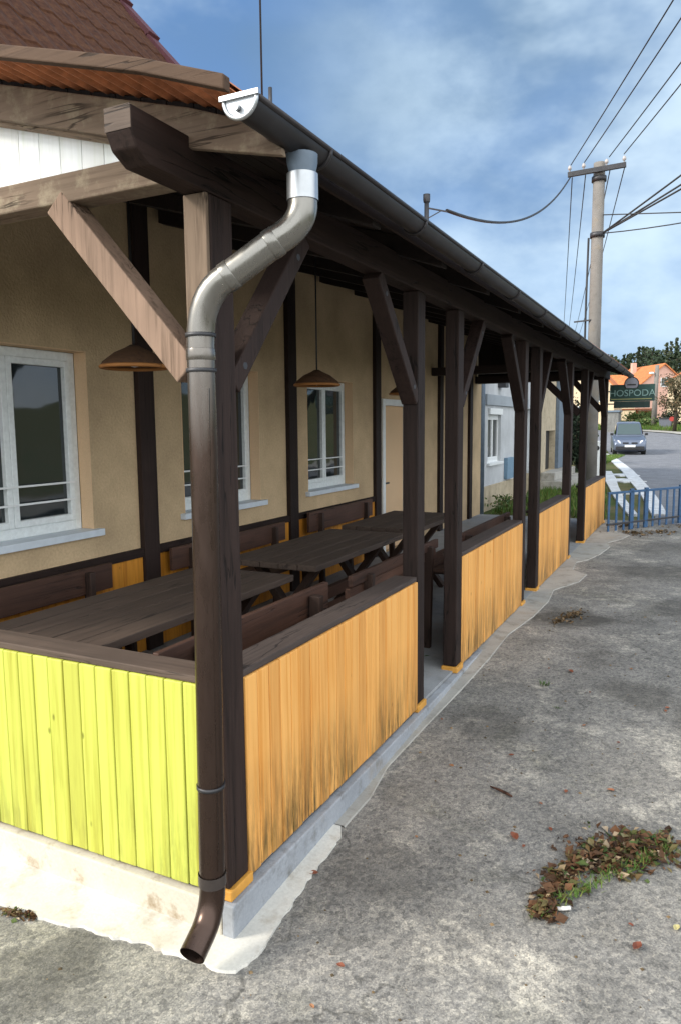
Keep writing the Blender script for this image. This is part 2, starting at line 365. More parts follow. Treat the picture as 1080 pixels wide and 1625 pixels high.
def tag(o, label=None, cat=None, group=None, kind=None):
    if label: o['label'] = label
    if cat: o['category'] = cat
    if group: o['group'] = group
    if kind: o['kind'] = kind
    return o
def thing(name, label, cat, loc=(0, 0, 0), group=None):
    o = bpy.data.objects.new(name, None); COL.objects.link(o); o.location = loc
    o.empty_display_size = .2; ORG[o.name] = Vector(loc)
    return tag(o, label, cat, group)
def copy_tree(o, parent=None):
    c = o.copy(); COL.objects.link(c)
    if parent is not None: c.parent = parent
    ORG[c.name] = ORG[o.name]
    for ch in list(o.children): copy_tree(ch, c)
    return c
def text_mesh(name, body, size, mat, parent, loc, rot, extrude=.004, align='CENTER'):
    cu = bpy.data.curves.new(name, 'FONT'); cu.body = body; cu.size = size; cu.extrude = extrude
    cu.align_x = align; cu.align_y = 'CENTER'
    tmp = bpy.data.objects.new('tmp', cu); COL.objects.link(tmp)
    bpy.context.view_layer.update()
    me = bpy.data.meshes.new_from_object(tmp.evaluated_get(bpy.context.evaluated_depsgraph_get()))
    bpy.data.objects.remove(tmp)
    me.materials.clear(); me.materials.append(M[mat])
    o = bpy.data.objects.new(name, me); COL.objects.link(o)
    o.parent = parent; o.location = Vector(loc)-ORG[parent.name]; o.rotation_euler = rot; ORG[o.name] = ORG[parent.name]
    return o

# ------------------------------------------------------------------ ground
def H(x, y):
    z = .02+min(max(y, 0), 3.5)*.039
    pts = [(42, 0), (62, 1.09), (105, 2.25), (150, 5.9), (420, 24)]
    for (a, za), (b, zb) in zip(pts, pts[1:]):
        if y > a: z0 = za+(min(y, b)-a)/(b-a)*(zb-za)
        else: break
    else: return z+z0
    return z+(z0 if y > 42 else 0)
def sheet(name, mat, rows, off, nx=6, kind='structure', edge=0):
    mb = MB(); vs = []; n = nx+1
    for (y, xl, xr) in rows:
        for i in range(n):
            x = xl+(xr-xl)*i/nx
            vs.append((x, y, H(x, y)+off))
    fs = [(j*n+i, j*n+i+1, (j+1)*n+i+1, (j+1)*n+i) for j in range(len(rows)-1) for i in range(nx)]
    mb.add(vs, fs, .5); return tag(mb.build(name, mat), kind=kind)
ys = [-40, -12, -6, -3, -1, 0, 1, 2, 3, 3.5, 5, 8, 11, 14, 20, 28, 36, 42, 46, 50, 54, 58, 62, 70, 80, 90, 105, 115, 125, 135, 150, 200, 300, 420]
sheet('ground', 'ground', [(y, -300, 300) for y in ys], -.016, 24)
sheet('asphalt_yard', 'yard', [(y, -9, 9) for y in (-12, -6, -3, -1, 0, 1, 2, 3, 3.5, 5, 7, 9, 10.6)]+[(11.2, .9, 9), (12.5, 1.9, 9), (13.5, 2.6, 9)], 0, 8)
rl = [(10.9, .75), (12.7, .70), (17.4, .3), (25.3, -.77), (33, -1.9), (44.3, -3.7), (52, -5.6), (58, -7.8), (64, -12)]
rr_ = [(10.9, 9), (12.7, 8.6), (17.4, 8), (25.3, 7.2), (33, 6.3), (44.3, 4.6), (52, 2.3), (58, -.8), (64, -6)]
rows = []
for i in range(len(rl)-1):
    for q in range(4):
        f = q/4
        rows.append((rl[i][0]+(rl[i+1][0]-rl[i][0])*f, rl[i][1]+(rl[i+1][1]-rl[i][1])*f, rr_[i][1]+(rr_[i+1][1]-rr_[i][1])*f))
sheet('road', 'road', rows, .004, 6)
sheet('pavement', 'apron', [(y, xr+.02, xr+1.6) for (y, xl, xr) in rows if y > 20], .05, 2)

# concrete apron round the plinth: pale at the corner, grey further on with ragged edge
def ragged(name, mat, pts, off):
    """polygon along Y given (y, x_outer); inner edge runs just under the plinth"""
    mb = MB(); vs = []; fs = []
    for i, (y, xo, xi) in enumerate(pts):
        vs += [(xi, y, H(0, y)+off), (xo, y, H(0, y)+off), (xo+.012, y, H(0, y)-.02)]
    for i in range(len(pts)-1):
        a = i*3; fs += [(a, a+1, a+4, a+3), (a+1, a+2, a+5, a+4)]
    mb.add(vs, fs, .5); return tag(mb.build(name, mat), kind='structure')
rg = random.Random(3)
ap = []
for y, xo in [(.74, .085), (1.0, .08), (1.3, .05), (1.8, .06), (2.4, .09), (3.0, .13), (3.6, .13), (4.2, .16), (4.8, .2), (5.3, .16), (5.8, .3), (6.2, .34), (6.4, .15), (6.9, .13), (7.1, .22), (7.6, .33), (8.2, .36), (8.5, .27), (9.0, .45), (9.4, .5), (9.6, .3), (10.4, .28)]:
    ap.append((y, xo+rg.uniform(-.02, .02), -.03))
ragged('concrete_apron', 'apron', ap, .008)
mb = MB()
front = [(-2.6, -.42), (-2.2, -.36), (-1.8, -.30), (-1.4, -.27), (-1.1, -.235), (-.95, -.245), (-.8, -.225), (-.66, -.23), (-.5, -.2), (-.36, -.195), (-.24, -.165), (-.15, -.172), (-.05, -.15), (.06, -.165), (.118, -.14), (.14, -.05), (.125, .1), (.11, .3), (.10, .5), (.095, .68), (.06, .735), (.0, .72)]
fr2 = []
for (a, b), (c, d) in zip(front, front[1:]):
    n_ = max(1, int(math.hypot(c-a, d-b)/.022))
    for q in range(n_):
        f = q/n_; fr2.append((a+(c-a)*f+rg.uniform(-.005, .005), b+(d-b)*f+rg.uniform(-.007, .007)))
front = fr2+[front[-1]]
inner = [(min(x, -.03), .05 if x < .12 and y < .0 else max(.05, y-.01)) for x, y in front]
_old = [(x, .05) for x, y in front[:14]]+[(-.03, .05)]*2+[(-.03, .1), (-.03, .3), (-.03, .5), (-.03, .68), (-.03, .71), (-.03, .715)]
vs = []; fs = []
for (a, b), (c, d) in zip(front, inner):
    vs += [(c, d, H(c, d)+.014), (a, b, H(a, b)+.010), (a*1.004, b-.008 if b < 0 else b, H(a, b)-.02)]
for i in range(len(front)-1):
    q = i*3; fs += [(q, q+1, q+4, q+3), (q+1, q+2, q+5, q+4)]
mb.add(vs, fs, .5); tag(mb.build('pale_concrete_apron', 'apron_white'), kind='structure')

# porch floor on its plinth
mb = MB(); mb.box(-2.2, -.02, .02, 11.05, -.1, .166); tag(mb.build('porch_floor', 'floor', bevel=.004), kind='structure')
pl = thing('concrete_plinth', 'low grey concrete plinth under the boarded walls of the veranda', 'plinth')
MB().box(-.019, .03, -.028, 11.06, -.1, .150).build('side_face', 'plinth', pl, .006)
MB().box(-2.2, -.021, -.03, .019, -.1, .150).build('front_face', 'plinth_front', pl, .006)

# ------------------------------------------------------------------ house with wall, windows, posts, wainscot
WX = -2.2
house = thing('pub_house', 'tan plastered house behind the veranda with dark wall posts and steep dark red roof', 'house', (WX, -.5, 0))
ops = [(-.40+2.03*i+.95-.0, 0, 0) for i in range(0)]
wins = [(.55, 1.645, 1.12, 2.28), (2.60, 3.70, 1.12, 2.28), (4.60, 5.68, 1.12, 2.28)]
door = (6.5, 7.45, .17, 2.12)
holes = wins+[door]
Ys = sorted({-.5, 11.1, *[h[0] for h in holes], *[h[1] for h in holes]})
mb = MB()
def wallbox(y0, y1, z0, z1): mb.box(WX-.35, WX, y0, y1, z0, z1, .5)
for a, b in zip(Ys, Ys[1:]):
    hs = [h for h in holes if h[0] <= a and h[1] >= b]
    if hs:
        wallbox(a, b, 0, hs[0][2]); wallbox(a, b, hs[0][3], 3.45)
    else: wallbox(a, b, 0, 3.45)
mb.box(-9, WX-.35, -.5, -.2, 0, 3.45, .5); mb.box(-9, WX-.35, 10.8, 11.1, 0, 3.45, .5)
mb.build('wall', 'tan', house)
# steep main roof block (its far verge shows above the veranda roof)
y1 = 3.0; sl = math.tan(R(50.5)); zA = 4.687+sl*2.54*0
def zr(x): return 4.687+sl*(-2.54-x)
mb = MB()
for y0_, y1_ in ((-1.2, 2.96),):
    nrow = 22
    for i in range(nrow):
        xa = -1.36-i*.19; xb = xa-.205
        for j in range(26):
            ya = -1.2+j*(y1_+1.2)/26; yb = ya+(y1_+1.2)/26
            mb.add([(xa, ya, zr(xa)+.015), (xa, (ya+yb)/2, zr(xa)+.035), (xa, yb, zr(xa)+.015), (xb, yb, zr(xb)), (xb, (ya+yb)/2, zr(xb)+.02), (xb, ya, zr(xb)),
                    (xa, ya, zr(xa)-.02), (xa, yb, zr(xa)-.02)], [(0, 1, 4, 5), (1, 2, 3, 4), (0, 6, 7, 2, 1)])
mb.add([(-1.36, -1.2, zr(-1.36)-.02), (-1.36, 2.96, zr(-1.36)-.02), (-5.6, 2.96, zr(-5.6)-.02), (-5.6, -1.2, zr(-5.6)-.02)], [(0, 1, 2, 3)])
mb.add([(-5.6, -1.2, zr(-5.6)), (-5.6, 2.96, zr(-5.6)), (-9.2, 2.96, zr(-1.95)), (-9.2, -1.2, zr(-1.95))], [(0, 1, 2, 3)])
rf = mb.build('roof', 'tile_dark', house)
mb = MB()
for i in range(16):
    xa = -1.36-i*.26
    mb.bar((xa, 2.99, zr(xa)+.045), (xa-.285, 2.99, zr(xa-.285)+.005), .13, .05, (0, 0, 1))
mb.build('verge_tile', 'tile_ridge', rf)
mb = MB()  # gable walls of the tall block
for yy in (-.45, 2.7):
    mb.prism([(-2.22, 3.4), (-2.22, zr(-2.22)-.05), (-5.6, zr(-5.6)-.05), (-9, zr(-2.2)-.05), (-9, 3.4)], 'Y', yy, yy+.2, .5)
mb.box(-2.5, -2.22, -.25, 2.7, 3.45, zr(-2.22)-.08, .5)
mb.build('upper_wall', 'tan', house)
mb = MB()  # lower roof over the rest of the house
mb.prism([(WX, 3.50), (-5.4, 4.68), (-9.2, 3.3), (-9.2, 3.2), (-5.4, 4.55), (WX, 3.40)], 'Y', 3.05, 11.35, .5)
mb.build('low_roof', 'tile_dark', house)
for i, y in enumerate((.08, 2.165, 4.25, 6.33, 8.75, 10.35)):
    MB().box(WX-.02, WX+.045, y-.08, y+.08, .167, 3.40).build('wall_post', 'post', house, .004)
segs = [(.16, 2.085), (2.245, 4.17), (4.33, 6.25)]
for a, b in segs:
    MB().box(WX, WX+.035, a, b, .862, .925).build('dado_rail', 'post_y', house, .004)
    mb = MB(); n = int((b-a)/.1)
    for i in range(n):
        y0 = a+(b-a)*i/n; mb.box(WX, WX+.018, y0+.001, y0+(b-a)/n-.001, .168, .861)
    mb.build('wainscot', 'ochre', house, .003)
def window(y0, y1, z0, z1, x, mat='whitewood', par=house, sash=2, deep=.10, bars=True):
    X0, X1 = x-deep-.05, x-deep
    mb = MB(); f = .055
    mb.box(X0, X1, y0, y0+f, z0, z1); mb.box(X0, X1, y1-f, y1, z0, z1)
    mb.box(X0, X1, y0+f, y1-f, z0, z0+f+.01); mb.box(X0, X1, y0+f, y1-f, z1-f, z1)
    fr = mb.build('window', mat, par, .004)
    ym = (y0+y1)/2
    w = (y1-y0-2*f)/sash
    for i in range(sash):
        a = y0+f+i*w; b = a+w; s = .042
        m2 = MB(); xa, xb = X0+.012, X1+.014
        m2.box(xa, xb, a+.001, a+s, z0+f+.011, z1-f-.001); m2.box(xa, xb, b-s, b-.001, z0+f+.011, z1-f-.001)
        m2.box(xa, xb, a+s, b-s, z0+f+.011, z0+f+s+.011); m2.box(xa, xb, a+s, b-s, z1-f-s, z1-f-.001)
        m2.build('sash', mat, fr, .004)
        MB().box(X0+.026, X0+.032, a+s, b-s, z0+f+s+.011, z1-f-s).build('pane', 'glass', fr)
    if bars:
        m3 = MB()
        for zz in (z0+.20, z0+.31):
            m3.box(X1+.016, X1+.026, y0+f, y1-f, zz, zz+.012)
        m3.build('guard_rail', 'white', fr)
    return fr
for w in wins:
    window(w[0]+.008, w[1]-.008, w[2]+.002, w[3]-.009, WX)
    MB().box(WX-.16, WX+.05, w[0]-.05, w[1]+.05, w[2]-.045, w[2]+.001).build('sill', 'sillblue', house, .004)
    mb = MB()                                            # lining of the window reveal, light on the wall put into its colour
    mb.box(WX-.099, WX+.002, w[1]-.006, w[1]-.0005, w[2]+.002, w[3]-.002, .5); mb.box(WX-.099, WX+.002, w[0]+.0005, w[0]+.006, w[2]+.002, w[3]-.002, .5)
    mb.box(WX-.099, WX+.002, w[0]+.007, w[1]-.007, w[3]-.007, w[3]-.001, .5)
    mb.build('reveal', 'peach', house)
dr = MB(); dr.box(WX-.12, WX+.03, 6.5, 6.58, .17, 2.12); dr.box(WX-.12, WX+.03, 7.37, 7.45, .17, 2.12); dr.box(WX-.12, WX+.03, 6.58, 7.37, 2.04, 2.12)
dro = dr.build('door', 'white', house, .004)
MB().box(WX-.10, WX-.05, 6.581, 7.369, .175, 2.039).build('leaf_panel', 'peach', dro)
MB().bar((WX-.02, 6.68, 1.05), (WX-.02, 6.80, 1.05), .02, .02).build('handle', 'steel_dark', dro)

# ------------------------------------------------------------------ veranda
ver = thing('timber_veranda', 'long dark timber veranda with low tiled roof running along the house', 'veranda', (0, 0, .166))
posts = [(0.0, .115), (1.85, 1.965), (2.585, 2.70), (4.53, 4.65), (5.165, 5.285), (7.08, 7.20), (8.355, 8.475), (10.66, 10.78)]
for i, (a, b) in enumerate(posts):
    if i == 0:
        MB().box(-.09, 0, a-.006, b, .192, 2.503).build('post', 'post', ver, .006)
    else:
        MB().box(-.09, 0, a, b, .192, 2.503).build('post', 'post', ver, .006)
    MB().box(-.098, .012, a-.012, b+.012, .152, .190).build('post_foot', 'sill_orange', ver, .004)
# added thin board: sunlight on the upper corner post put in as paler wood
MB().box(-.088, -.002, -.024, -.007, 2.00, 2.503).build('lit_post_face', 'post_lit', ver, .003)
# wall plate on the posts with a bird's-beak end
mb = MB(); mb.prism([(-.275, 2.505), (10.95, 2.505), (10.95, 2.64), (-.348, 2.64), (-.348, 2.575), (-.328, 2.535)], 'X', -.09, 0)
mb.build('wall_plate', 'post_y', ver, .005)
MB().box(-.0905, .0005, -.3505, -.3475, 2.578, 2.64).build('lit_plate_end', 'cap', ver)  # paler sheet on the beam end, light falling there put into its colour
# braces along the plate
def brace_y(y0, y1, sgn):
    mb = MB(); mb.bar((-.045, y0, 1.92), (-.045, y1, 2.50), .072, .088, (1, 0, 0)); bo_ = mb.build('brace', 'post', ver, .006)
    for f in (.12, .86): p_ = Vector((0, y0+(y1-y0)*f, 1.92+.58*f)); MB().tube([p_+Vector((-.010, 0, 0)), p_+Vector((.001, 0, 0))], .013, 6).build('bolt', 'steel_dark', bo_)
brace_y(.11, .62, 1)
for a, b in ((1.86, -1), (2.69, 1), (4.54, -1), (5.27, 1), (7.09, -1), (8.46, 1), (10.67, -1)):
    brace_y(a, a+b*.52, b)
# gable end: tie beam, brace, boards, barge board
MB().box(-2.19, -.091, -.022, .075, 2.552, 2.648).build('tie_beam', 'weather_x', ver, .006)
mb = MB(); mb.bar((-.64, .022, 2.56), (-.10, .022, 1.96), .095, .092, (0, 1, 0)); mb.build('brace', 'weather_d', ver, .005)
SL = .285
def zu(x): return 2.722-(SL if x < 0 else .36)*x          # underside of the roof boards
def roof_slab(y0, y1, x0, x1, d0, d1, bot=None):
    xs = [x0]+([0] if x1 < 0 < x0 else [])+[x1]
    top = [(x, zu(x)+d1) for x in xs]; low = [(x, (bot(x) if bot else zu(x)+d0)) for x in xs[::-1]]
    return MB().prism(top+low, 'Y', y0, y1)
mb = MB(); x = -.12; wd = .098
while x > -2.18:
    x2 = max(x-wd, -2.19)
    mb.add([(x-.001, -.012, 2.649), (x2+.001, -.012, 2.649), (x2+.001, -.012, zu(x2)-.06), (x-.001, -.012, zu(x)-.06),
            (x-.001, .010, 2.649), (x2+.001, .010, 2.649), (x2+.001, .010, zu(x2)-.06), (x-.001, .010, zu(x)-.06)],
           [(0, 1, 2, 3), (7, 6, 5, 4), (0, 3, 7, 4), (1, 5, 6, 2), (0, 4, 5, 1), (3, 2, 6, 7)])
    x -= wd
mb.build('gable_boards', 'white_boards', ver, .002)
MB().prism([(-2.19, zu(-2.19)-.003), (0, zu(0)-.003), (.252, zu(.252)-.003), (.262, 2.588), (.312, 2.556), (.318, 2.532), (0, 2.604), (-2.19, 2.604+.285*2.19)], 'Y', -.10, -.075).build('barge_board', 'weather_x', ver, .004)
roof_slab(-.074, -.013, -.16, -2.19, -.125, -.05).build('end_rafter', 'weather_x', ver, .004)
# rafters + ceiling boards
for i in range(13):
    y = .75+i*.82
    roof_slab(y-.04, y+.04, .235, WX+.05, -.095, -.002).build('rafter', 'ceil', ver, .004)
mb = MB(); n = 26; xs_ = [.243-.081*i for i in range(4)]+[0-.1*i for i in range(1, 22)]+[WX]
for xa, xb in zip(xs_, xs_[1:]):
    mb.add([(xx, yy, zu(xx)+dz) for yy in (-.072, 10.88) for xx in (xa-.002, xb+.002) for dz in (0, .018)],
        [(0, 2, 3, 1), (4, 5, 7, 6), (0, 1, 5, 4), (2, 6, 7, 3), (1, 3, 7, 5), (0, 4, 6, 2)])
mb.build('ceiling', 'ceil', ver)
MB().bar((.252, -.07, zu(.252)-.03), (.252, 10.88, zu(.252)-.03), .014, .09).build('fascia', 'post_y', ver, .003)
# roof covering: corrugated sheet whose ribs run along the eaves direction
mb = MB(); vs = []; fs = []; n = 280
L = (.272-WX)/1
for i in range(n+1):
    x = .272-L*i/n
    w = .010*math.sin(2*math.pi*(.272-x)/.062)
    for yy in (-.285, 10.92):
        vs += [(x, yy, zu(x)+.022+w*.9), (x, yy, zu(x)+.036+w*.9)]
for i in range(n):
    a = i*4; b = a+4
    fs += [(a, a+2, b+2, b), (a+1, b+1, b+3, a+3), (a, b, b+1, a+1), (a+2, a+3, b+3, b+2)]
mb.add(vs, fs, .5, False); mb.build('roof_tiles', 'tile', ver)
roof_slab(-.318, -.287, .278, -2.19, .008, .046).build('verge_trim', 'tile_edge', ver, .004)
mb = MB()
for i in range(9):   # closing boards of the far gable
    xa = -.12-i*.23; xb = xa-.228
    mb.add([(xa, 10.82, 2.50), (xb, 10.82, 2.50), (xb, 10.82, zu(xb)-.01), (xa, 10.82, zu(xa)-.01), (xa, 10.85, 2.50), (xb, 10.85, 2.50), (xb, 10.85, zu(xb)-.01), (xa, 10.85, zu(xa)-.01)],
           [(0, 1, 2, 3), (7, 6, 5, 4), (0, 3, 7, 4), (1, 5, 6, 2), (0, 4, 5, 1), (3, 2, 6, 7)])
mb.build('far_gable_boards', 'ceil', ver)
MB().box(-2.19, -.091, 10.66, 10.78, 2.50, 2.62).build('tie_beam', 'post_x', ver, .005)
mb = MB(); mb.bar((-.55, 10.72, 2.50), (-.10, 10.72, 2.0), .09, .09, (0, 1, 0)); mb.build('brace', 'post', ver, .005)
mb = MB(); mb.bar((-.70, 8.41, 2.50), (-.10, 8.41, 1.92), .09, .09, (0, 1, 0)); mb.build('brace', 'post', ver, .005)
MB().box(-2.19, -.091, 8.36, 8.47, 2.505, 2.62).build('tie_beam', 'post_x', ver, .005)

# ------------------------------------------------------------------ low boarded walls between the posts
def parapet(label, along, a, b, mat, capmat, bw):
    root = thing('boarded_low_wall', label, 'low wall', (0 if along == 'Y' else (a+b)/2, (a+b)/2 if along == 'Y' else 0, .166), 'boarded low walls of the veranda')
    n = max(1, round((b-a)/bw)); w = (b-a)/n; mb = MB()
    for i in range(n):
        p, q = a+i*w+.0018, a+(i+1)*w-.0018; dz = random.uniform(-.002, .002); dx = random.uniform(-.0015, .0015)
        if along == 'Y': mb.box(-.022+dx, .004+dx, p, q, .172+dz, .912)
        else: mb.box(p, q, -.010+dx, .014+dx, .168+dz, .912)
    mb.build('cladding', mat, root, .004)
    if along == 'Y':
        MB().box(-.135, -.004, a, b, .9135, .940).build('cap_rail', capmat, root, .004)
        MB().box(-.110, -.026, a, b, .80, .9125).build('frame_rail', 'post_y', root)
        MB().box(-.110, -.026, a, b, .168, .25).build('frame_rail', 'post_y', root)
    else:
        MB().box(a, b, -.002, .13, .9135, .940).build('cap_rail', capmat, root, .004)
        MB().box(a, b, .018, .11, .80, .9125).build('frame_rail', 'post_x', root)
        MB().box(a, b, .018, .11, .168, .25).build('frame_rail', 'post_x', root)
    return root
parapet('bright yellow vertical boards on the short end of the veranda, left of the downpipe', 'X', -2.19, -.091, 'yellow', 'cap', .080)
parapet('orange boarded low wall nearest the camera, starting at the corner post with the downpipe', 'Y', .117, 1.848, 'orange', 'cap_y', .080)
parapet('orange boarded low wall between the two entrance gaps nearest the camera, mildew near its far foot', 'Y', 2.702, 4.528, 'orange', 'cap_y', .080)
parapet('third orange boarded low wall from the corner, with the grass verge behind it', 'Y', 5.287, 7.078, 'orange', 'cap_y', .080)
parapet('farthest orange boarded low wall, ending beside the blue metal fence', 'Y', 8.477, 10.658, 'orange', 'cap_y', .080)

# ------------------------------------------------------------------ gutter and downpipe
gut = thing('rain_gutter', 'half round metal rain gutter along the veranda eaves with pale end cap', 'gutter', (.32, -.42, 2.55))
mb = MB(); vs = []; fs = []; n = 14; r = .045
def gz(y): return 2.603-.0042*y
yl = [-.30+i*(10.95+.30)/12 for i in range(13)]
for y in yl:
    for rad in (r, r-.004):
        for j in range(n+1):
            a = math.pi+math.pi*j/n
            vs.append((.32+rad*math.cos(a), y, gz(y)+rad*math.sin(a)))
m = 2*(n+1)
for i in range(len(yl)-1):
    for j in range(n):
        a = i*m+j; fs.append((a, a+1, a+1+m, a+m)); a += n+1; fs.append((a, a+m, a+1+m, a+1))
mb.add(vs, fs, .5, True)
mb.tube([(.32+r, y, gz(y)) for y in yl], .008, 8)
mb.build('trough', 'gutter', gut)
mb = MB(); pts = [(.32+(r+.002)*math.cos(math.pi+math.pi*j/16), gz(-.30)+(r+.002)*math.sin(math.pi+math.pi*j/16)) for j in range(17)]
mb.prism(pts, 'Y', -.308, -.295); ec = mb.build('end_cap', 'zinc', gut, .002)
mb = MB(); mb.tube([(.32+(r+.004)*math.cos(math.pi+math.pi*j/16), -.308, gz(-.30)+(r+.004)*math.sin(math.pi+math.pi*j/16)) for j in range(17)], .006, 8)
mb.bar((.262, -.312, gz(-.30)+.004), (.378, -.312, gz(-.30)+.004),   .009, .012)
mb.tube([(.313, -.31, gz(0)-.022), (.313, -.320, gz(0)-.022)], .009, 10)
mb.build('cap_rim', 'zinc', ec)
for i in range(13):
    y = .1+i*.84
    mb = MB(); mb.tube([(.32+(r+.003)*math.cos(math.pi+math.pi*j/10), y, gz(y)+(r+.003)*math.sin(math.pi+math.pi*j/10)) for j in range(11)], .007, 6)
    mb.bar((.278, y, gz(y)+.002), (.260, y, zu(.26)-.03), .02, .006); mb.build('bracket', 'gutter', gut)
dp = thing('downpipe', 'galvanised downpipe swinging from the eaves to the corner post, brown lower down', 'downpipe', (.01, -.1, .1))
mb = MB(); mb.lathe((.325, 0, 0), [(.046, 2.562), (.045, 2.54), (.036, 2.50), (.036, 2.47)], 20); mb.build('outlet_funnel', 'bluepipe', dp)
def arc(p0, p1, p2, n=8):
    p0, p1, p2 = map(Vector, (p0, p1, p2))
    return [p0*(1-t)**2+p1*2*t*(1-t)+p2*t*t for t in [i/n for i in range(n+1)]]
path = [Vector((.325, 0, 2.505)), Vector((.325, 0, 2.45))]+arc((.325, 0, 2.42), (.323, -.005, 2.365), (.262, -.03, 2.33))
path += arc((.108, -.085, 2.222), (.020, -.1, 2.180), (.020, -.1, 2.03))
path += [Vector((.018, -.1, 1.5)), Vector((.010, -.1, .9)), Vector((.0, -.1, .34))]
path += arc((.0, -.1, .28), (.0, -.1, .185), (.006, -.165, .145), 8)+[Vector((.013, -.235, .112))]
inner = MB(); inner.tube(path, .043, 20, caps=False); inner.tube(path[-7:], .0395, 20, caps=False)
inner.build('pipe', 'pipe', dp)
MB().tube([(.325, 0, 2.508), (.325, 0, 2.435)], .046, 20, caps=False).build('socket', 'zinc', dp)
for z, x in ((2.06, .021), (1.955, .020), (.62, .006)):
    mb = MB(); mb.tube([(x, -.1, z-.006), (x, -.1, z+.006)], .047, 18); mb.bar((x-.03, -.075, z), (x-.06, -.006, z), .012, .004); mb.build('clamp', 'steel_dark', dp)
for pa, pb in (((.258, -.0314, 2.3272), (.232, -.0407, 2.309)), ((.130, -.0771, 2.2374), (.106, -.0857, 2.2206)), ((.020, -.1, 2.02), (.020, -.1, 1.985))):
    MB().tube([pa, pb], .0452, 20, caps=True).build('elbow_joint', 'pipe', dp, .0015)
sm_ = MB(); sm_.bar((.018+.040, -.118, 1.9), (.0+.040, -.118, .34), .006, .004); sm_.build('seam', 'pipe', dp)
MB().tube([(.0, -.1, .315), (.0, -.1, .275)], .0465, 20, caps=False).build('socket', 'pipe_dark', dp)
mb = MB(); mb.tube([(.12, .12, zu(.12)+.06), (.12, .12, 5.2)], .0032, 8); mb.tube([(.15, .12, zu(.15)+.05), (.15, .12, zu(.15)+.16)], .006, 6)
tag(mb.build('lightning_rod', 'steel_dark', loc=(.12, .12, 2.72)), 'thin dark lightning rod rising straight from the veranda roof corner', 'lightning rod')

# ------------------------------------------------------------------ lamps over the tables
def pendant(y, label):
    x = -1.22; r = thing('pendant_lamp', label, 'lamp', (x, y, 2.07), 'pendant lamps under the veranda roof')
    MB().lathe((x, y, 0), [(.168, 2.10), (.160, 2.118), (.10, 2.165), (.045, 2.19), (.02, 2.205), (.018, 2.195), (.095, 2.155), (.153, 2.110), (.163, 2.096)], 28).build('lamp_shade', 'wicker', r)
    MB().tube([(x+.167*math.cos(a*.2244), y+.167*math.sin(a*.2244), 2.094) for a in range(29)], .010, 8).build('shade_rim', 'wicker_rim', r)
    MB().tube([(x, y, 2.20), (x, y, zu(x)-.01)], .006, 8).build('cord', 'cable', r)
    MB().lathe((x, y, 0), [(.0, 2.09), (.026, 2.10), (.030, 2.125), (.018, 2.16), (.016, 2.19)], 12).build('bulb', 'ceramic', r)
pendant(1.00, 'wide dark lampshade with orange rim hanging nearest, left of the corner post')
pendant(2.98, 'dark lampshade hanging in front of the two-sash window right of the corner post')
pendant(4.85, 'farthest hanging lampshade, half hidden by the second veranda post')

# ------------------------------------------------------------------ benches and tables
def bench(label, x, y0, y1, face, grp, ztop=.92, slats=2):
    """face=+1: the sitter looks to +X (bench along the house wall)"""
    r = thing('garden_bench', label, 'bench', (x, (y0+y1)/2, .166), grp)
    s = face
    bx = x; H0 = .166
    mb = MB(); hh = (ztop-.72)/slats
    for i in range(slats):
        za = .72+i*hh+.006; zb = za+hh-.012
        mb.bar((bx+s*(.015-.02*i), y0, (za+zb)/2), (bx+s*(.015-.02*i), y1, (za+zb)/2), .03, zb-za)
    mb.build('backrest', 'furn', r, .004)
    mb = MB()
    for i in range(3):
        xx = bx+s*(.10+i*.115); mb.box(min(xx, xx+s*.105), max(xx, xx+s*.105), y0, y1, .575, .605)
    mb.build('seat', 'furn', r, .004)
    for y in (y0+.22, y1-.22):
        mb = MB(); mb.bar((bx+s*.01, y, H0), (bx-s*.014, y, ztop-.02), .07, .05, (1, 0, 0)) if False else mb.bar((bx-s*.028*(1 if s < 0 else -1.9), y, H0), (bx-s*.045*(1 if s < 0 else -1), y, ztop-.03), .06, .045, (0, 1, 0))
        mb.build('leg', 'furn_z', r, .004)
        mb = MB(); mb.bar((bx+s*.38, y, H0), (bx+s*.36, y, .573), .06, .05, (0, 1, 0)); mb.bar((bx+s*.08, y, .545), (bx+s*.42, y, .545), .05, .05)
        mb.build('leg', 'furn_z', r, .004)
    return r
def table(label, y0, y1, x0=-1.52, x1=-.80):
    xm = (x0+x1)/2
    r = thing('beer_table', label, 'table', (xm, (y0+y1)/2, .166), 'wooden tables under the veranda')
    mb = MB(); n = 5; w = (x1-x0)/n
    for i in range(n): mb.box(x0+i*w+.002, x0+(i+1)*w-.002, y0, y1, .845, .885)
    mb.build('tabletop', 'table', r, .004)
    for y in (y0+.25, y1-.25):
        for q in (-1, 1):
            mb = MB(); mb.bar((xm-q*.28, y+q*.027, .167), (xm+q*.24, y+q*.027, .843), .05, .08, (0, 1, 0)); mb.build('leg', 'furn_z', r, .004)
    mb = MB(); mb.bar((xm, y0+.28, .5), (xm, y1-.28, .5), .05, .09); mb.build('stretcher', 'furn', r, .004)
    return r
g1_ = 'benches along the house wall'; g2_ = 'benches behind the boarded low walls'
bench('dark wall bench under the nearest window, left edge of the veranda', -2.12, .16, 1.68, 1, g1_, .90, 1)
bench('dark wall bench between the first two wall posts, behind the corner post', -2.12, 2.30, 3.95, 1, g1_, .90, 1)
bench('dark wall bench under the two-sash window at the far end of the ochre wainscot', -2.12, 4.42, 5.98, 1, g1_, .93, 1)
bench('reddish brown bench with its back to the nearest orange low wall', -.38, .12, 1.50, -1, g2_, .955, 1)
bench('slatted dark bench crossing the first entrance gap between the posts', -.38, 1.72, 3.22, -1, g2_, .945, 3)
bench('dark bench with its back to the second orange low wall', -.36, 3.72, 5.50, -1, g2_, .90, 2)
table('weathered plank table nearest the camera beside the yellow boarded wall', .20, 1.86)
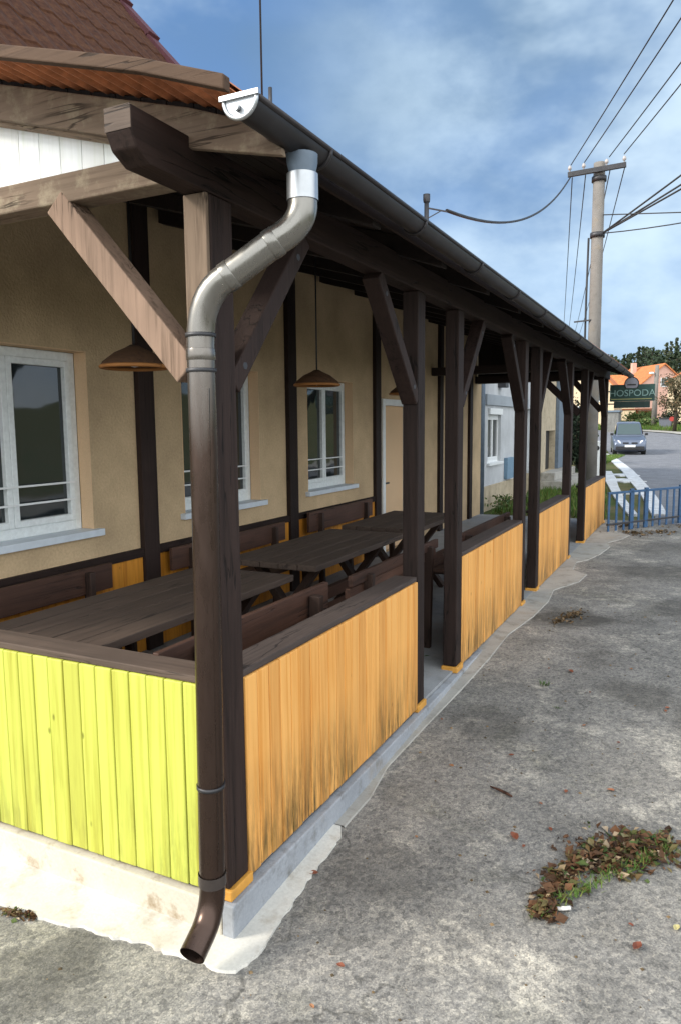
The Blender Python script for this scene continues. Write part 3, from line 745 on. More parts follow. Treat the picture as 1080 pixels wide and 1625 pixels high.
table('plank table in the middle of the veranda in deep shade', 2.15, 3.75)
table('plank table with its end showing between the two posts of the first gap', 3.98, 5.25)

# ------------------------------------------------------------------ leaves inside the first gap, on the floor
def leafstuff(name, mat, spots, n, size, zf, kind='stuff', pile=.03):
    mb = MB()
    for i in range(n):
        cx, cy, rx, ry = random.choice(spots)
        a = random.uniform(0, 6.283); q = min(2.2, abs(random.gauss(0, .62)))
        x = cx+rx*q*math.cos(a); y = cy+ry*q*math.sin(a)
        mb.leaf((x, y, zf(x, y)+.004+random.random()**2*pile*max(.1, 1-q*.6)), size*(.4+1.3*random.random()**2), random.uniform(0, .95), random.uniform(0, .97), random.uniform(.35, .8))
    return tag(mb.build(name, mat), kind=kind)
fz = lambda x, y: .167
leafstuff('leaf_litter', 'leaf_dead', [(-.62, 3.0, .22, .2), (-.45, 2.8, .15, .15)], 110, .04, fz)
gz0 = lambda x, y: H(x, y)
# ------------------------------------------------------------------ leaf pile and debris on the asphalt
pile = leafstuff('leaf_pile', 'leaf_dead', [(1.31, 1.13, .09, .08), (1.23, 1.10, .12, .12), (1.15, 1.03, .13, .14), (1.09, .98, .13, .15), (1.03, .88, .09, .12), (1.14, .92, .09, .08), (1.21, 1.02, .08, .07), (1.28, 1.07, .08, .07), (.985, .74, .06, .09), (.96, .63, .05, .08), (.96, .55, .045, .05)], 1900, .036, gz0, pile=.045)
tag(pile, 'swept pile of brown leaves with green bits on the asphalt', 'leaf pile')
mb = MB()
for i in range(420):
    t_ = random.random(); x = .955+t_*.4; y = .55+t_*.58+random.gauss(0, .03); z = H(x, y)
    if i % 3 == 0: x, y = random.gauss(1.30, .05), random.gauss(1.13, .05)
    d = Vector((random.gauss(0, 1), random.gauss(0, 1), .8)).normalized()*random.uniform(.02, .055)
    p = Vector((x, y, z+.015)); w = d.cross(Vector((0, 0, 1))).normalized()*.0025
    mb.add([p-w, p+w, p+d], [(0, 1, 2)])
tag(mb.build('grass_sprigs', 'grass'), kind='stuff')
leafstuff('ground_debris', 'dirt', [(.45, 4.3, .14, .22), (.40, 4.15, .08, .12), (.50, 4.45, .1, .15)], 260, .03, gz0, pile=.015)
leafstuff('verge_litter', 'dirt', [(.55, 9.6, .3, .35), (.9, 9.9, .25, .3), (.35, 10.4, .2, .3), (1.3, 10.6, .4, .4)], 420, .05, gz0, pile=.02)
leafstuff('corner_debris', 'leaf_dead', [(-.79, -.255, .07, .03), (-.72, -.235, .035, .02), (-.9, -.28, .09, .04)], 210, .022, gz0, pile=.012)
def weed(x, y, h, label):
    mb = MB()
    for i in range(26):
        a = random.uniform(0, 6.28); d = Vector((math.cos(a), math.sin(a), random.uniform(.5, 1.6))).normalized()*h*random.uniform(.5, 1)
        p = Vector((x+random.gauss(0, .012), y+random.gauss(0, .012), H(x, y))); w = Vector((-math.sin(a), math.cos(a), 0))*h*.06
        mb.add([p-w*.5, p+w*.5, p+d*.6+w, p+d, p+d*.6-w], [(0, 1, 2, 4), (4, 2, 3)])
    return tag(mb.build('weed_tuft', 'leaf_weed', loc=(x, y, H(x, y))), label, 'weed')
weed(.565, 2.67, .05, 'small pale weed tuft in the asphalt between the leaf pile and the second low wall')
weed(.70, 2.35, .022, 'tiny green sprout pressed on the asphalt left of the leaf pile')
# single leaves
def one_leaf(x, y, s, rot=None, label=None, mat='leaf_rust', group='fallen leaves scattered on the asphalt'):
    mb = MB(); z = H(x, y)+.006; a = random.uniform(0, 6.28) if rot is None else rot
    pts = [(-.5, 0), (-.3, -.22), (0, -.30), (.3, -.18), (.5, 0), (.3, .2), (0, .28), (-.28, .2)]
    c, s_ = math.cos(a), math.sin(a)
    vs = [(x, y, z)]+[(x+(p*c-q*s_)*s, y+(p*s_+q*c)*s, z+s*(.06+.25*abs(q)*abs(q)*4+random.uniform(0, .12))) for p, q in pts]
    mb.add(vs, [(0, i+1, (i+1) % 8+1) for i in range(8)])
    o = mb.build('fallen_leaf', mat, loc=(x, y, H(x, y)))
    m_ = o.modifiers.new('thick', 'SOLIDIFY'); m_.thickness = .0012
    return tag(o, label or 'small brown fallen leaf lying loose on the grey asphalt', 'leaf', group)
rl_ = random.Random(5)
def pxg(x, y): return (x, y)
LEAVES = [(0.584, 1.659, 0.030), (0.898, 1.410, 0.030), (0.679, 2.961, 0.050), (0.812, 1.261, 0.020), (0.888, 1.075, 0.025), (0.122, 1.927, 0.020), (0.841, 2.650, 0.020), (1.036, 3.156, 0.030), (1.283, 2.582, 0.030), (0.873, 2.155, 0.025), (1.275, 2.531, 0.030), (0.811, 0.911, 0.020), (0.336, 1.432, 0.030), (0.387, 0.795, 0.020), (0.409, 0.026, 0.030), (1.247, 0.609, 0.020), (0.534, 2.964, 0.020), (1.068, 2.017, 0.020), (0.405, -0.162, 0.020), (0.098, 2.812, 0.020), (1.085, 1.503, 0.035)]
for (x, y, s) in LEAVES: one_leaf(x, y, s)
one_leaf(0.761, 0.960, .055, 2.2, 'long rusty fallen leaf just left of the leaf pile', group=None)
one_leaf(0.103, 0.406, .04, .4, 'single leaf lying on the pale apron edge near the corner', group=None)
one_leaf(1.275, 0.509, .05, 1.2, 'flat pinkish brown leaf alone in the lower right corner', group=None)
one_leaf(1.390, 0.657, .035, 1.2, 'small pale yellow leaf at the right edge of the asphalt below the leaf pile', 'leaf_pale', group=None)
mb = MB(); p = Vector(((0.621, 1.289)[0], (0.621, 1.289)[1], 0))
mb.tube([p+Vector((-.055, .025, H(*p[:2])+.008)), p+Vector((-.01, .004, H(*p[:2])+.012)), p+Vector((.03, -.006, H(*p[:2])+.008)), p+Vector((.06, -.03, H(*p[:2])+.010))], .006, 7, rs=[.003, .006, .007, .004])
tag(mb.build('twig', 'twig', loc=(p.x, p.y, H(p.x, p.y))), 'short brown twig lying alone on the asphalt between low wall and leaf pile', 'twig')
mb = MB(); p = Vector(((1.023, 0.589)[0], (1.023, 0.589)[1], 0))
mb.tube([p+Vector((-.022, -.012, H(*p[:2])+.012)), p+Vector((.022, .012, H(*p[:2])+.014))], .0075, 12)
bt = mb.build('paper_tube', 'paper', loc=(p.x, p.y, H(p.x, p.y))); tag(bt, 'short white paper tube at the lower tip of the leaf pile', 'litter')
mb = MB()
for i in range(900):
    x = random.uniform(-1.6, 2.2); y = random.uniform(-.7, 5)
    if x < .12 and y > -.25: continue
    s = .0025+.008*random.random()**3; z = H(x, y)
    mb.add([(x-s, y, z), (x, y-s, z), (x+s, y, z), (x, y+s*.8, z), (x+s*.1, y, z+s*.8)], [(0, 1, 4), (1, 2, 4), (2, 3, 4), (3, 0, 4)])
tag(mb.build('grit', 'dirt'), kind='stuff')

# ------------------------------------------------------------------ blue fence
A = Vector((.17, 9.60, 0)); D = Vector((.53, .85, 0)).normalized()
fen = thing('blue_metal_fence', 'low blue metal bar fence at the end of the yard beside the veranda', 'fence', (A.x, A.y, .16))
L_ = 5.2
def fp(s, z): return A+D*s+Vector((0, 0, z))
MB().bar(fp(0, .745), fp(L_, .745), .03, .035).build('rail', 'blue', fen, .004)
MB().bar(fp(0, .27), fp(L_, .27), .03, .03).build('rail', 'steel_dark', fen, .004)
for i in range(29):
    s = .03+i*.178; thick = i in (3, 5, 10, 16, 22)
    mb = MB(); w = .085 if thick else .045
    mb.bar(fp(s, .16), fp(s, .727 if not thick else .79), w, .03 if thick else .012, D.cross(Vector((0, 0, 1))))
    mb.build('fence_post' if thick else 'bar', 'blue', fen, .003)

# ------------------------------------------------------------------ white kerb strips beside the road
def strip(name, pts, w, mat, label, h=.025):
    mb = MB(); vs = []; fs = []
    for i, (x, y) in enumerate(pts):
        a = Vector(pts[max(i-1, 0)]); b = Vector(pts[min(i+1, len(pts)-1)]); d = (b-a).normalized(); nn = Vector((-d.y, d.x))*(w[i] if isinstance(w, list) else w)/2
        z = H(x, y)
        vs += [(x-nn.x, y-nn.y, z-.02), (x-nn.x, y-nn.y, z+h), (x+nn.x, y+nn.y, z+h), (x+nn.x, y+nn.y, z-.02)]
    for i in range(len(pts)-1):
        a = i*4; fs += [(a, a+1, a+5, a+4), (a+1, a+2, a+6, a+5), (a+2, a+3, a+7, a+6)]
    e = (len(pts)-1)*4; fs += [(0, 3, 2, 1), (e, e+1, e+2, e+3)]
    mb.add(vs, fs, .5); return mb
kb = thing('white_kerb', 'white painted kerb slabs with cross pieces along the road edge behind the fence', 'kerb', (.5, 13, .16))
strip('k', [(.78, 12.1), (.62, 13.6), (.42, 15.4), (.17, 17.4), (-.25, 20.5), (-.9, 25.3), (-2.1, 33), (-3.3, 40)], [.26, .28, .30, .32, .36, .38, .38, .38], 'w', '').build('edge_slab', 'whiteroad', kb)
strip('k', [(.36, 11.9), (.10, 13.4), (-.20, 15.2), (-.62, 18.2), (-1.0, 21), (-1.5, 24.5)], [.16, .18, .2, .24, .34, .34], 'w', '').build('inner_slab', 'whiteroad', kb)
for a, b, w in (((-.36, 16.4), (.30, 16.6), .5), ((-.85, 20.2), (-.28, 20.6), 1.2), ((-1.1, 22.6), (-.55, 23.0), .9)):
    strip('k', [a, b], w, 'w', '', .022).build('cross_piece', 'whiteroad', kb)

# ------------------------------------------------------------------ utility poles and cables
def upole(label, x, y, zb, zt, arms, r0, r1, arm_dir, bands=()):
    r = thing('utility_pole', label, 'utility pole', (x, y, zb))
    MB().tube([(x, y, zb-.1), (x, y, (zb+zt)/2), (x, y, zt)], r0, 18, rs=[r0, (r0+r1)/2, r1]).build('shaft', 'pole', r)
    for z in bands:
        MB().tube([(x, y, z-.05), (x, y, z+.05)], r1+.035, 16).build('band', 'steel_dark', r)
    if arms:
        z, a, b = arms
        d = Vector(arm_dir)
        ar = MB(); ar.bar(Vector((x, y-.16, z))+d*a, Vector((x, y-.16, z))+d*b, .07, .10)
        aro = ar.build('crossarm', 'steel_dark', r, .004)
        n = 4
        for i in range(n):
            q = a+.04+(b-a-.08)*[0, .26, .68, 1][i]; p = Vector((x, y-.16, z))+d*q
            MB().lathe(p, [(.016, .04), (.016, .09), (.036, .10), (.04, .13), (.028, .17), (.0, .19)], 12).build('insulator', 'ceramic', aro)
    return r
PX, PY = -.80, 15.06
pole = upole('tall concrete utility pole with steel crossarm standing beyond the veranda end', PX, PY, .16, 7.28, (7.10, -.62, .55),   .142, .118, (.985, .12, .06), (5.80, 6.95))
mb = MB(); mb.bar((PX-.05, PY-.1, 4.02), (PX-.42, PY-.1, 4.0), .03, .03); mb.build('bracket', 'steel_dark', pole)
MB().tube([(PX-.17, PY-.06, 5.75), (PX-.185, PY-.06, 4.5), (PX-.19, PY-.05, 3.0), (PX-.19, PY-.05, .3)], .022, 8).build('conduit', 'cable', pole)
upole('far concrete utility pole carrying the wires down the street, hidden behind the veranda roof', -9.1, 62, 1.2, 8.1, (7.9, -.6, .6), .16, .12, (1, .1, 0))
def sag(a, b, s, n=24):
    a, b = Vector(a), Vector(b); return [a.lerp(b, i/n)-Vector((0, 0, s*4*(i/n)*(1-i/n))) for i in range(n+1)]
def cable(label, a, b, s, r=.012, grp='overhead wires'):
    mb = MB(); mb.tube(sag(a, b, s), r, 6)
    return tag(mb.build('overhead_cable', 'cable', loc=a), label, 'cable', grp)
ins = [(-1.36, 14.9, 7.28), (-1.085, 14.9, 7.29), (-.59, 14.9, 7.32), (-.30, 14.9, 7.33)]
names = ['outermost left', 'second from left', 'third from left', 'outermost right']
for i, p in enumerate(ins):
    q = (p[0]+.365*34, p[1]-34, 7.6)
    cable('thin wire from the %s insulator of the crossarm rising to the upper right' % names[i], p, q, .35, .011)
for i, p in enumerate(ins):
    q = (-9.4+i*.3, 62, 8.0)
    cable('thin wire from the %s insulator dropping away down behind the veranda roof' % names[i], (p[0], p[1]+.2, p[2]-.2), q, .5, .011)
for i, (q, s, lab) in enumerate([((.823, 14.124, 6.584), .02, 'upper of the dark service cables fanning right from the pole band'), ((.831, 14.105, 6.404), .02, 'second of the dark service cables fanning right from the pole band'), ((.834, 14.095, 6.32), .02, 'third of the dark service cables fanning right from the pole band'), ((.857, 14.039, 5.803), 0, 'level stay wire running right from the pole above its cable band'), ((.856, 14.041, 5.95), .10, 'lowest sagging cable curving right from the pole band')]):
    a = Vector((-.70, 15.02, 5.82 if i != 3 else 6.2)); q = Vector(q); e = a+(q-a)*7
    cable(lab, a, e, s*7, .018 if i < 3 else .012, 'service cables from the pole band')
mast = thing('roof_mast', 'short service mast on the veranda roof holding the cable to the pole', 'mast', (-1.0, 4.78, 3.1))
MB().tube([(-1.0, 4.78, 3.05), (-1.0, 4.78, 3.90)], .022, 10).build('tube', 'steel_dark', mast)
MB().lathe((-1.0, 4.78, 0), [(.03, 3.85), (.034, 3.87), (.034, 3.92), (.0, 3.93)], 10).build('cap', 'steel_dark', mast)
mb = MB(); mb.bar((-1.0, 4.78, 3.80), (-.86, 4.95, 3.79), .012, .012); mb.bar((-1.0, 4.78, 3.70), (-.90, 4.90, 3.79), .010, .010); mb.build('bracket', 'steel_dark', mast)
cable('thick sagging cable from the roof mast to the left tip of the crossarm', (-.86, 4.95, 3.80), (-1.36, 14.86, 7.02), .42, .016, None)

# ------------------------------------------------------------------ hanging pub sign
sg = thing('pub_sign', 'dark green hanging sign with round grey badge on the last veranda post', 'sign', (.35, 10.72, 2.0))
MB().box(.03, .70, 10.70, 10.735, 2.14, 2.405).build('board', 'green_sign', sg, .004)
MB().box(.095, .635, 10.702, 10.733, 2.035, 2.138).build('lower_board', 'green_dark', sg, .003)
mb = MB(); mb.prism([(.355+.105*math.cos(a*math.pi/18), 2.415+.105*math.sin(a*math.pi/18)) for a in range(-4, 23)], 'Y', 10.688, 10.715); dc = mb.build('badge', 'sign_disc', sg, .003)
mb = MB(); mb.tube([(.355+.105*math.cos(a*math.pi/18), 10.69, 2.415+.105*math.sin(a*math.pi/18)) for a in range(-4, 23)], .008, 6); mb.bar((.29, 10.686, 2.40), (.42, 10.686, 2.40), .004, .022)
mb.build('badge_rim', 'car_black', dc)
mb = MB(); mb.bar((.05, 10.697, 2.175), (.66, 10.697, 2.175), .004, .012); mb.build('underline', 'gold', sg)
text_mesh('lettering', 'HOSPODA', .145, 'sign_text', sg, (.365, 10.697, 2.265), (R(90), 0, 0))
mb = MB(); mb.bar((-.01, 10.718, 2.30), (.04, 10.718, 2.30), .02, .02); mb.bar((-.01, 10.718, 2.10), (.10, 10.718, 2.10), .02, .02); mb.build('bracket', 'steel_dark', sg)

# ------------------------------------------------------------------ car
def car():
    cx, cy = -1.95, 39.0; z0 = H(cx, cy)
    r = thing('parked_car', 'silver blue compact car facing the camera on the road', 'car', (cx, cy, z0))
    yaw = R(8)
    W = 1.66
    rot = Matrix.Rotation(yaw, 3, 'Z')
    def T(p): return rot @ Vector(p)+Vector((cx, cy, z0))
    def loft(secs, name, mat, par, bevel=0, smooth=True):
        # secs: list of (y, [(x, z)...]) half profile mirrored
        mb = MB(); n = len(secs[0][1])*2; vs = []
        for y, pr in secs:
            full = [(x, z) for x, z in pr]+[(-x, z) for x, z in pr[::-1]]
            vs += [T((x, y, z)) for x, z in full]
        fs = [(i*n+j, i*n+(j+1) % n, (i+1)*n+(j+1) % n, (i+1)*n+j) for i in range(len(secs)-1) for j in range(n)]
        fs += [list(range(n))[::-1], [(len(secs)-1)*n+j for j in range(n)]]
        mb.add(vs, fs, .5, smooth); return mb.build(name, mat, par, bevel)
    def S(y, w, zb, zt, top): return (y, [(w*.42, zb), (w*.5, zb+.1), (w*.5, zt-.1), (top*.5, zt)])
    body = loft([S(-.02, 1.50, .24, .62, 1.30), S(.14, 1.60, .20, .80, 1.42), S(.5, W, .20, .90, 1.48), S(1.0, W, .20, 1.0, 1.46), S(1.15, W, .2, 1.03, 1.46), S(3.5, W, .2, 1.08, 1.44), S(4.05, 1.6, .24, 1.05, 1.40), S(4.12, 1.5, .3, .95, 1.3)], 'body', 'carpaint', r, .03)
    loft([(.95, [(.66, .98), (.66, 1.0), (.62, 1.02), (.3, 1.03)]), (1.75, [(.70, 1.0), (.66, 1.2), (.58, 1.66), (.3, 1.68)]), (2.6, [(.70, 1.0), (.66, 1.2), (.57, 1.72), (.3, 1.74)]), (3.8, [(.69, 1.0), (.66, 1.2), (.55, 1.66), (.3, 1.68)]), (4.08, [(.66, 1.0), (.64, 1.1), (.6, 1.2), (.3, 1.2)])], 'roof', 'carpaint', r, .02)
    mb = MB(); mb.add([T(p) for p in [(-.60, .955, 1.055), (.60, .955, 1.055), (.525, 1.665, 1.62), (-.525, 1.665, 1.62)]], [(0, 1, 2, 3)]); mb.build('windshield', 'glass_pale', r)
    for s in (-1, 1):
        mb = MB(); mb.add([T((s*x, y, z)) for x, y, z in [(.712, 1.15, 1.06), (.712, 2.35, 1.08), (.62, 2.35, 1.60), (.625, 1.80, 1.58)]], [(0, 1, 2, 3)]); mb.build('side_window', 'glass', r)
        mb = MB(); mb.add([T((s*x, y, z)) for x, y, z in [(.46, -.03, .60), (.76, .07, .62), (.775, .20, .78), (.70, .16, .80), (.50, .03, .73)]]+[T((s*x, y+.15, z)) for x, y, z in [(.46, -.03, .60), (.76, .07, .62), (.775, .20, .78), (.70, .16, .80), (.50, .03, .73)]],
                          [(0, 1, 2, 3, 4)]+[(i, (i+1) % 5, 5+(i+1) % 5, 5+i) for i in range(5)]); mb.build('headlight', 'lamp_glass', r)
        mb = MB(); mb.bar(T((s*.78, 1.18, 1.06)), T((s*.94, 1.16, 1.08)), .10, .13); mb.build('mirror', 'car_black', r, .02)
        mb = MB(); mb.tube([T((s*.56, -.065, .36)), T((s*.56, -.03, .36))], .05, 12); mb.build('fog_light', 'lamp_glass', r)
        for y in (.72, 3.3):
            w_ = MB(); w_.tube([T((s*.60, y, .30)), T((s*.82, y, .30))], .30, 24); wo = w_.build('wheel', 'tyre', r, .02)
            w_ = MB(); w_.tube([T((s*.81, y, .30)), T((s*.832, y, .30))], .19, 18); w_.build('rim', 'zinc', wo)
    for s in (-1, 1):
        mb = MB(); mb.bar(T((s*.07, -.035, .62)), T((s*.36, -.02, .62)), .05, .085); mb.build('grille', 'car_black', r, .01)
    mb = MB(); mb.bar(T((-.70, -.02, .35)), T((.70, -.02, .35)), .10, .20); mb.build('bumper', 'car_black', r, .03)
    mb = MB(); mb.bar(T((-.26, -.085, .47)), T((.26, -.085, .47)), .02, .11); mb.build('number_plate', 'white', r, .004)
    mb = MB(); mb.bar(T((-.5, 1.02, 1.06)), T((.4, 1.0, 1.06)), .01, .015); mb.build('wiper', 'car_black', r)
car()

# ------------------------------------------------------------------ neighbouring houses along the same side
gh = thing('grey_house', 'pale grey rendered house beyond the pub with small white window and stone base', 'house', (-2.3, 13.9, 0))
GX = -2.27
mb = MB(); wy = (11.85, 12.85); wz = (1.05, 1.98)
mb.box(GX-.3, GX, 11.45, wy[0], .62, 4.2); mb.box(GX-.3, GX, wy[1], 15.3, .62, 4.2); mb.box(GX-.3, GX, wy[0], wy[1], .62, wz[0]); mb.box(GX-.3, GX, wy[0], wy[1], wz[1], 4.2)
mb.box(GX-.3, GX, 15.85, 16.9, .62, 4.2); mb.box(GX-.3, GX, 15.3, 15.85, 2.15, 4.2); mb.box(-9, GX-.3, 11.45, 11.75, 0, 4.2); mb.box(-9, GX-.3, 16.6, 16.9, 0, 4.2)
mb.build('wall', 'greywall', gh)
MB().box(GX-.29, GX+.02, 11.45, 15.3, 0, .618).build('stone_base', 'stone', gh, .01)
MB().box(GX-.29, GX+.02, 15.85, 16.9, 0, .618).build('stone_base', 'stone', gh, .01)
MB().box(GX+.001, GX+.05, 11.6, 15.25, 2.16, 2.36).build('ledge', 'greyband', gh, .005)
fr = window(*wy, *wz, GX, 'white', gh, 2, .06, False)
MB().box(GX-.1, GX+.06, wy[0]-.06, wy[1]+.06, wz[0]-.05, wz[0]+.001).build('sill', 'white', gh, .004)
MB().box(GX+.001, GX+.045, 11.86, 12.84, 1.985, 2.10).build('lintel', 'white', gh, .004)
MB().box(GX+.001, GX+.08, 13.15, 13.72, .66, 1.10).build('meter_box', 'bluebox', gh, .006)
MB().box(GX+.001, GX+.16, 12.55, 12.80, 2.52, 2.66).build('wall_light', 'steel_dark', gh, .01)
d_ = MB(); d_.box(GX-.2, GX-.12, 15.3, 15.85, .3, 2.149); d_.build('door', 'white', gh, .004)
MB().tube([(GX-.02, 11.28, .1), (GX-.02, 11.28, 4.1)], .11, 14).build('rainwater_pipe', 'bluepipe', gh)
mb = MB(); mb.prism([(GX+.25, 4.2), (-5.6, 5.7), (-9.4, 4.2), (-9.4, 4.1), (-5.6, 5.6), (GX+.25, 4.1)], 'Y', 11.3, 17.0); mb.build('roof', 'orange_tile', gh)
th = thing('stone_house', 'tan stone house with dark doorway and steps beyond the grey house', 'house', (-2.3, 19, 0))
SX = -2.25
mb = MB(); mb.box(SX-.3, SX, 16.95, 17.55, 0, 4.2); mb.box(SX-.3, SX, 18.85, 21.5, 0, 4.2); mb.box(SX-.3, SX, 17.55, 18.85, 1.62, 4.2); mb.box(SX-.3, SX, 17.55, 18.85, 0, .56)
mb.box(-8, SX-.3, 21.2, 21.5, 0, 4.2); mb.build('wall', 'stone', th)
MB().box(SX-.25, SX-.15, 17.56, 18.84, .565, 1.615).build('door', 'car_black', th)
MB().box(SX+.001, SX+.10, 18.9, 19.75, .57, 4.1).build('buttress', 'bluepipe', th, .01)
mb = MB(); mb.box(SX, SX+.7, 16.9, 20.4, .1, .36); mb.box(SX, SX+.35, 16.95, 20.3, .362, .56); mb.build('steps', 'apron', th, .01)
mb = MB(); mb.prism([(SX+.2, 4.2), (-5.4, 5.6), (-8.4, 4.2), (-8.4, 4.1), (-5.4, 5.5), (SX+.2, 4.1)], 'Y', 16.97, 21.8); mb.build('roof', 'orange_tile', th)

def gable_house(name, label, x0, x1, y0, y1, zb, ze, zr_, wall, roof, ridge='Y', wins_=(), chim=None, over=.3):
    """ridge='Y': gable faces the camera; ridge='X': eaves face the camera"""
    r = thing(name, label, 'house', ((x0+x1)/2, y0, zb))
    mb = MB()
    if ridge == 'Y': mb.prism([(x0, zb-1), (x1, zb-1), (x1, ze), ((x0+x1)/2, zr_), (x0, ze)], 'Y', y0, y1, .5)
    else: mb.prism([(y0, zb-1), (y1, zb-1), (y1, ze), ((y0+y1)/2, zr_), (y0, ze)], 'X', x0, x1, .5)
    mb.build('wall', wall, r)
    mb = MB(); t_ = .16; o = over
    if ridge == 'Y':
        xm = (x0+x1)/2; s = (zr_-ze)/(xm-x0)
        mb.prism([(x0-o, ze-o*s+.02), (xm, zr_+.02), (x1+o, ze-o*s+.02), (x1+o, ze-o*s+.02+t_), (xm, zr_+t_+.04), (x0-o, ze-o*s+.02+t_)], 'Y', y0-.25, y1+.25, .5)
    else:
        ym = (y0+y1)/2; s = (zr_-ze)/(ym-y0)
        mb.prism([(y0-o, ze-o*s+.02), (ym, zr_+.02), (y1+o, ze-o*s+.02), (y1+o, ze-o*s+.02+t_), (ym, zr_+t_+.04), (y0-o, ze-o*s+.02+t_)], 'X', x0-.25, x1+.25, .5)
    ro = mb.build('roof', roof, r)
    if chim:
        cx, cy, cz0, cz1 = chim; MB().box(cx-.3, cx+.3, cy-.3, cy+.3, cz0, cz1).build('chimney', wall, ro, .02)
    for (wx, wz0, ww, wh) in wins_:
        f_ = MB(); f_.box(wx-ww/2, wx+ww/2, y0-.05, y0-.003, wz0, wz0+wh); fo = f_.build('window', 'white', r)
        MB().box(wx-ww/2+.1, wx+ww/2-.1, y0-.058, y0-.051, wz0+.1, wz0+wh-.1).build('pane', 'glass', fo)
    return r
def turn(o, a): o.rotation_euler.z = R(a)
h1 = gable_house('pink_house', 'pink gabled house with orange roof behind the hanging sign', -7.3, .4, 105, 114, 2.3, 6.4, 9.5, 'pink', 'orange_tile', 'Y', [(-1.2, 4.2, 1.1, 1.4), (-3.4, 6.6, 1, 1.2)], (-4.6, 111, 7.0, 10.2))
turn(h1, 32)
h2 = gable_house('low_cream_house', 'low cream house with bright orange roof left of the pink house', -11.4, -5.9, 92, 99, 2.0, 5.2, 7.6, 'cream', 'orange_tile', 'X', [(-8.1, 2.7, .9, .9)], (-10.2, 95.5, 7, 8.6))
turn(h2, 14)
h3 = gable_house('yellow_cream_house', 'cream house with orange roof glimpsed between the last veranda posts', -11.5, -6.6, 76, 84, 1.5, 5.4, 8.0, 'cream', 'orange_tile', 'Y', [(-8.2, 4.0, .9, 1.2), (-10, 2.4, .9, 1.2)])
h4 = gable_house('red_roofed_house', 'cream house with red roof at the right edge behind the tree', -1.7, 7.5, 75, 84, 1.5, 5.7, 8.6, 'cream', 'tile', 'Y', [(.2, 3.6, 1.1, 1.4), (3.4, 3.6, 1.1, 1.4), (.2, 6.0, .9, 1.0)])
gs = thing('garden_shed', 'reddish brown board shed with cream doors below the pink house', 'shed', (-5.4, 89, 2))
MB().box(-5.55, -3.5, 89, 91, 1.3, 3.30).build('wall', 'redbrown', gs); MB().box(-7.3, -5.56, 88.8, 91, 1.3, 3.35).build('door', 'cream', gs)
MB().box(-7.4, -3.4, 88.7, 91.2, 3.36, 3.5).build('roof', 'redbrown', gs)
hut = thing('grey_hut', 'small grey board hut behind the veranda sign bracket', 'hut', (-5.0, 60, 1))
MB().box(-5.4, -4.6, 60, 62, .6, 2.7).build('wall', 'greywood', hut); MB().box(-5.5, -4.5, 59.9, 62.1, 2.71, 2.85).build('roof', 'bluepipe', hut)
# street lamp post, bin, red marker, white bin
lp = thing('street_lamp', 'grey concrete lamp post with small lamp in front of the pink house', 'street lamp', (-2.67, 72, 1.5))
MB().tube([(-2.67, 72, 1.3), (-2.62, 72, 4.5), (-2.55, 72, 7.1)], .2, 14, rs=[.26, .21, .17]).build('post', 'pole', lp)
MB().bar((-2.6, 71.9, 6.35), (-3.0, 71.8, 6.45), .05, .05).build('arm', 'steel_dark', lp)
MB().lathe((-3.0, 71.8, 0), [(.0, 6.5), (.2, 6.46), (.26, 6.34), (.16, 6.28), (.0, 6.26)], 14).build('lamp_head', 'lamp_glass', lp)
bn = thing('grey_container', 'dark grey refuse container under the tree at the right edge', 'container', (-1.5, 68, 1.4))
mb = MB(); mb.prism([(-1.95, 1.35), (-1.10, 1.35), (-1.02, 2.15), (-2.03, 2.15)], 'Y', 67.7, 68.5); mb.build('body', 'greyplastic', bn, .03)
mb = MB(); mb.prism([(-2.06, 2.155), (-.99, 2.155), (-1.05, 2.27), (-2.0, 2.27)], 'Y', 67.65, 68.55); mb.build('lid', 'steel_dark', bn, .03)
rd = thing('red_marker', 'small round red sign on a short post under the tree', 'sign', (-.95, 66.5, 1.4))
MB().tube([(-.95, 66.5, 1.3), (-.95, 66.5, 2.1)], .03, 8).build('post', 'steel_dark', rd)
MB().tube([(-.95, 66.46, 2.15), (-.95, 66.42, 2.15)], .2, 16).build('disc', 'red', rd)
wb = thing('white_box', 'white utility box with dark opening beside the last veranda post', 'box', (-1.25, 20, .5))
MB().box(-1.42, -1.12, 20, 20.3, .16, 1.30).build('cabinet', 'white', wb, .02)
MB().tube([(-1.27, 19.998, 1.10), (-1.27, 19.985, 1.10)], .07, 14).build('opening', 'car_black', wb)

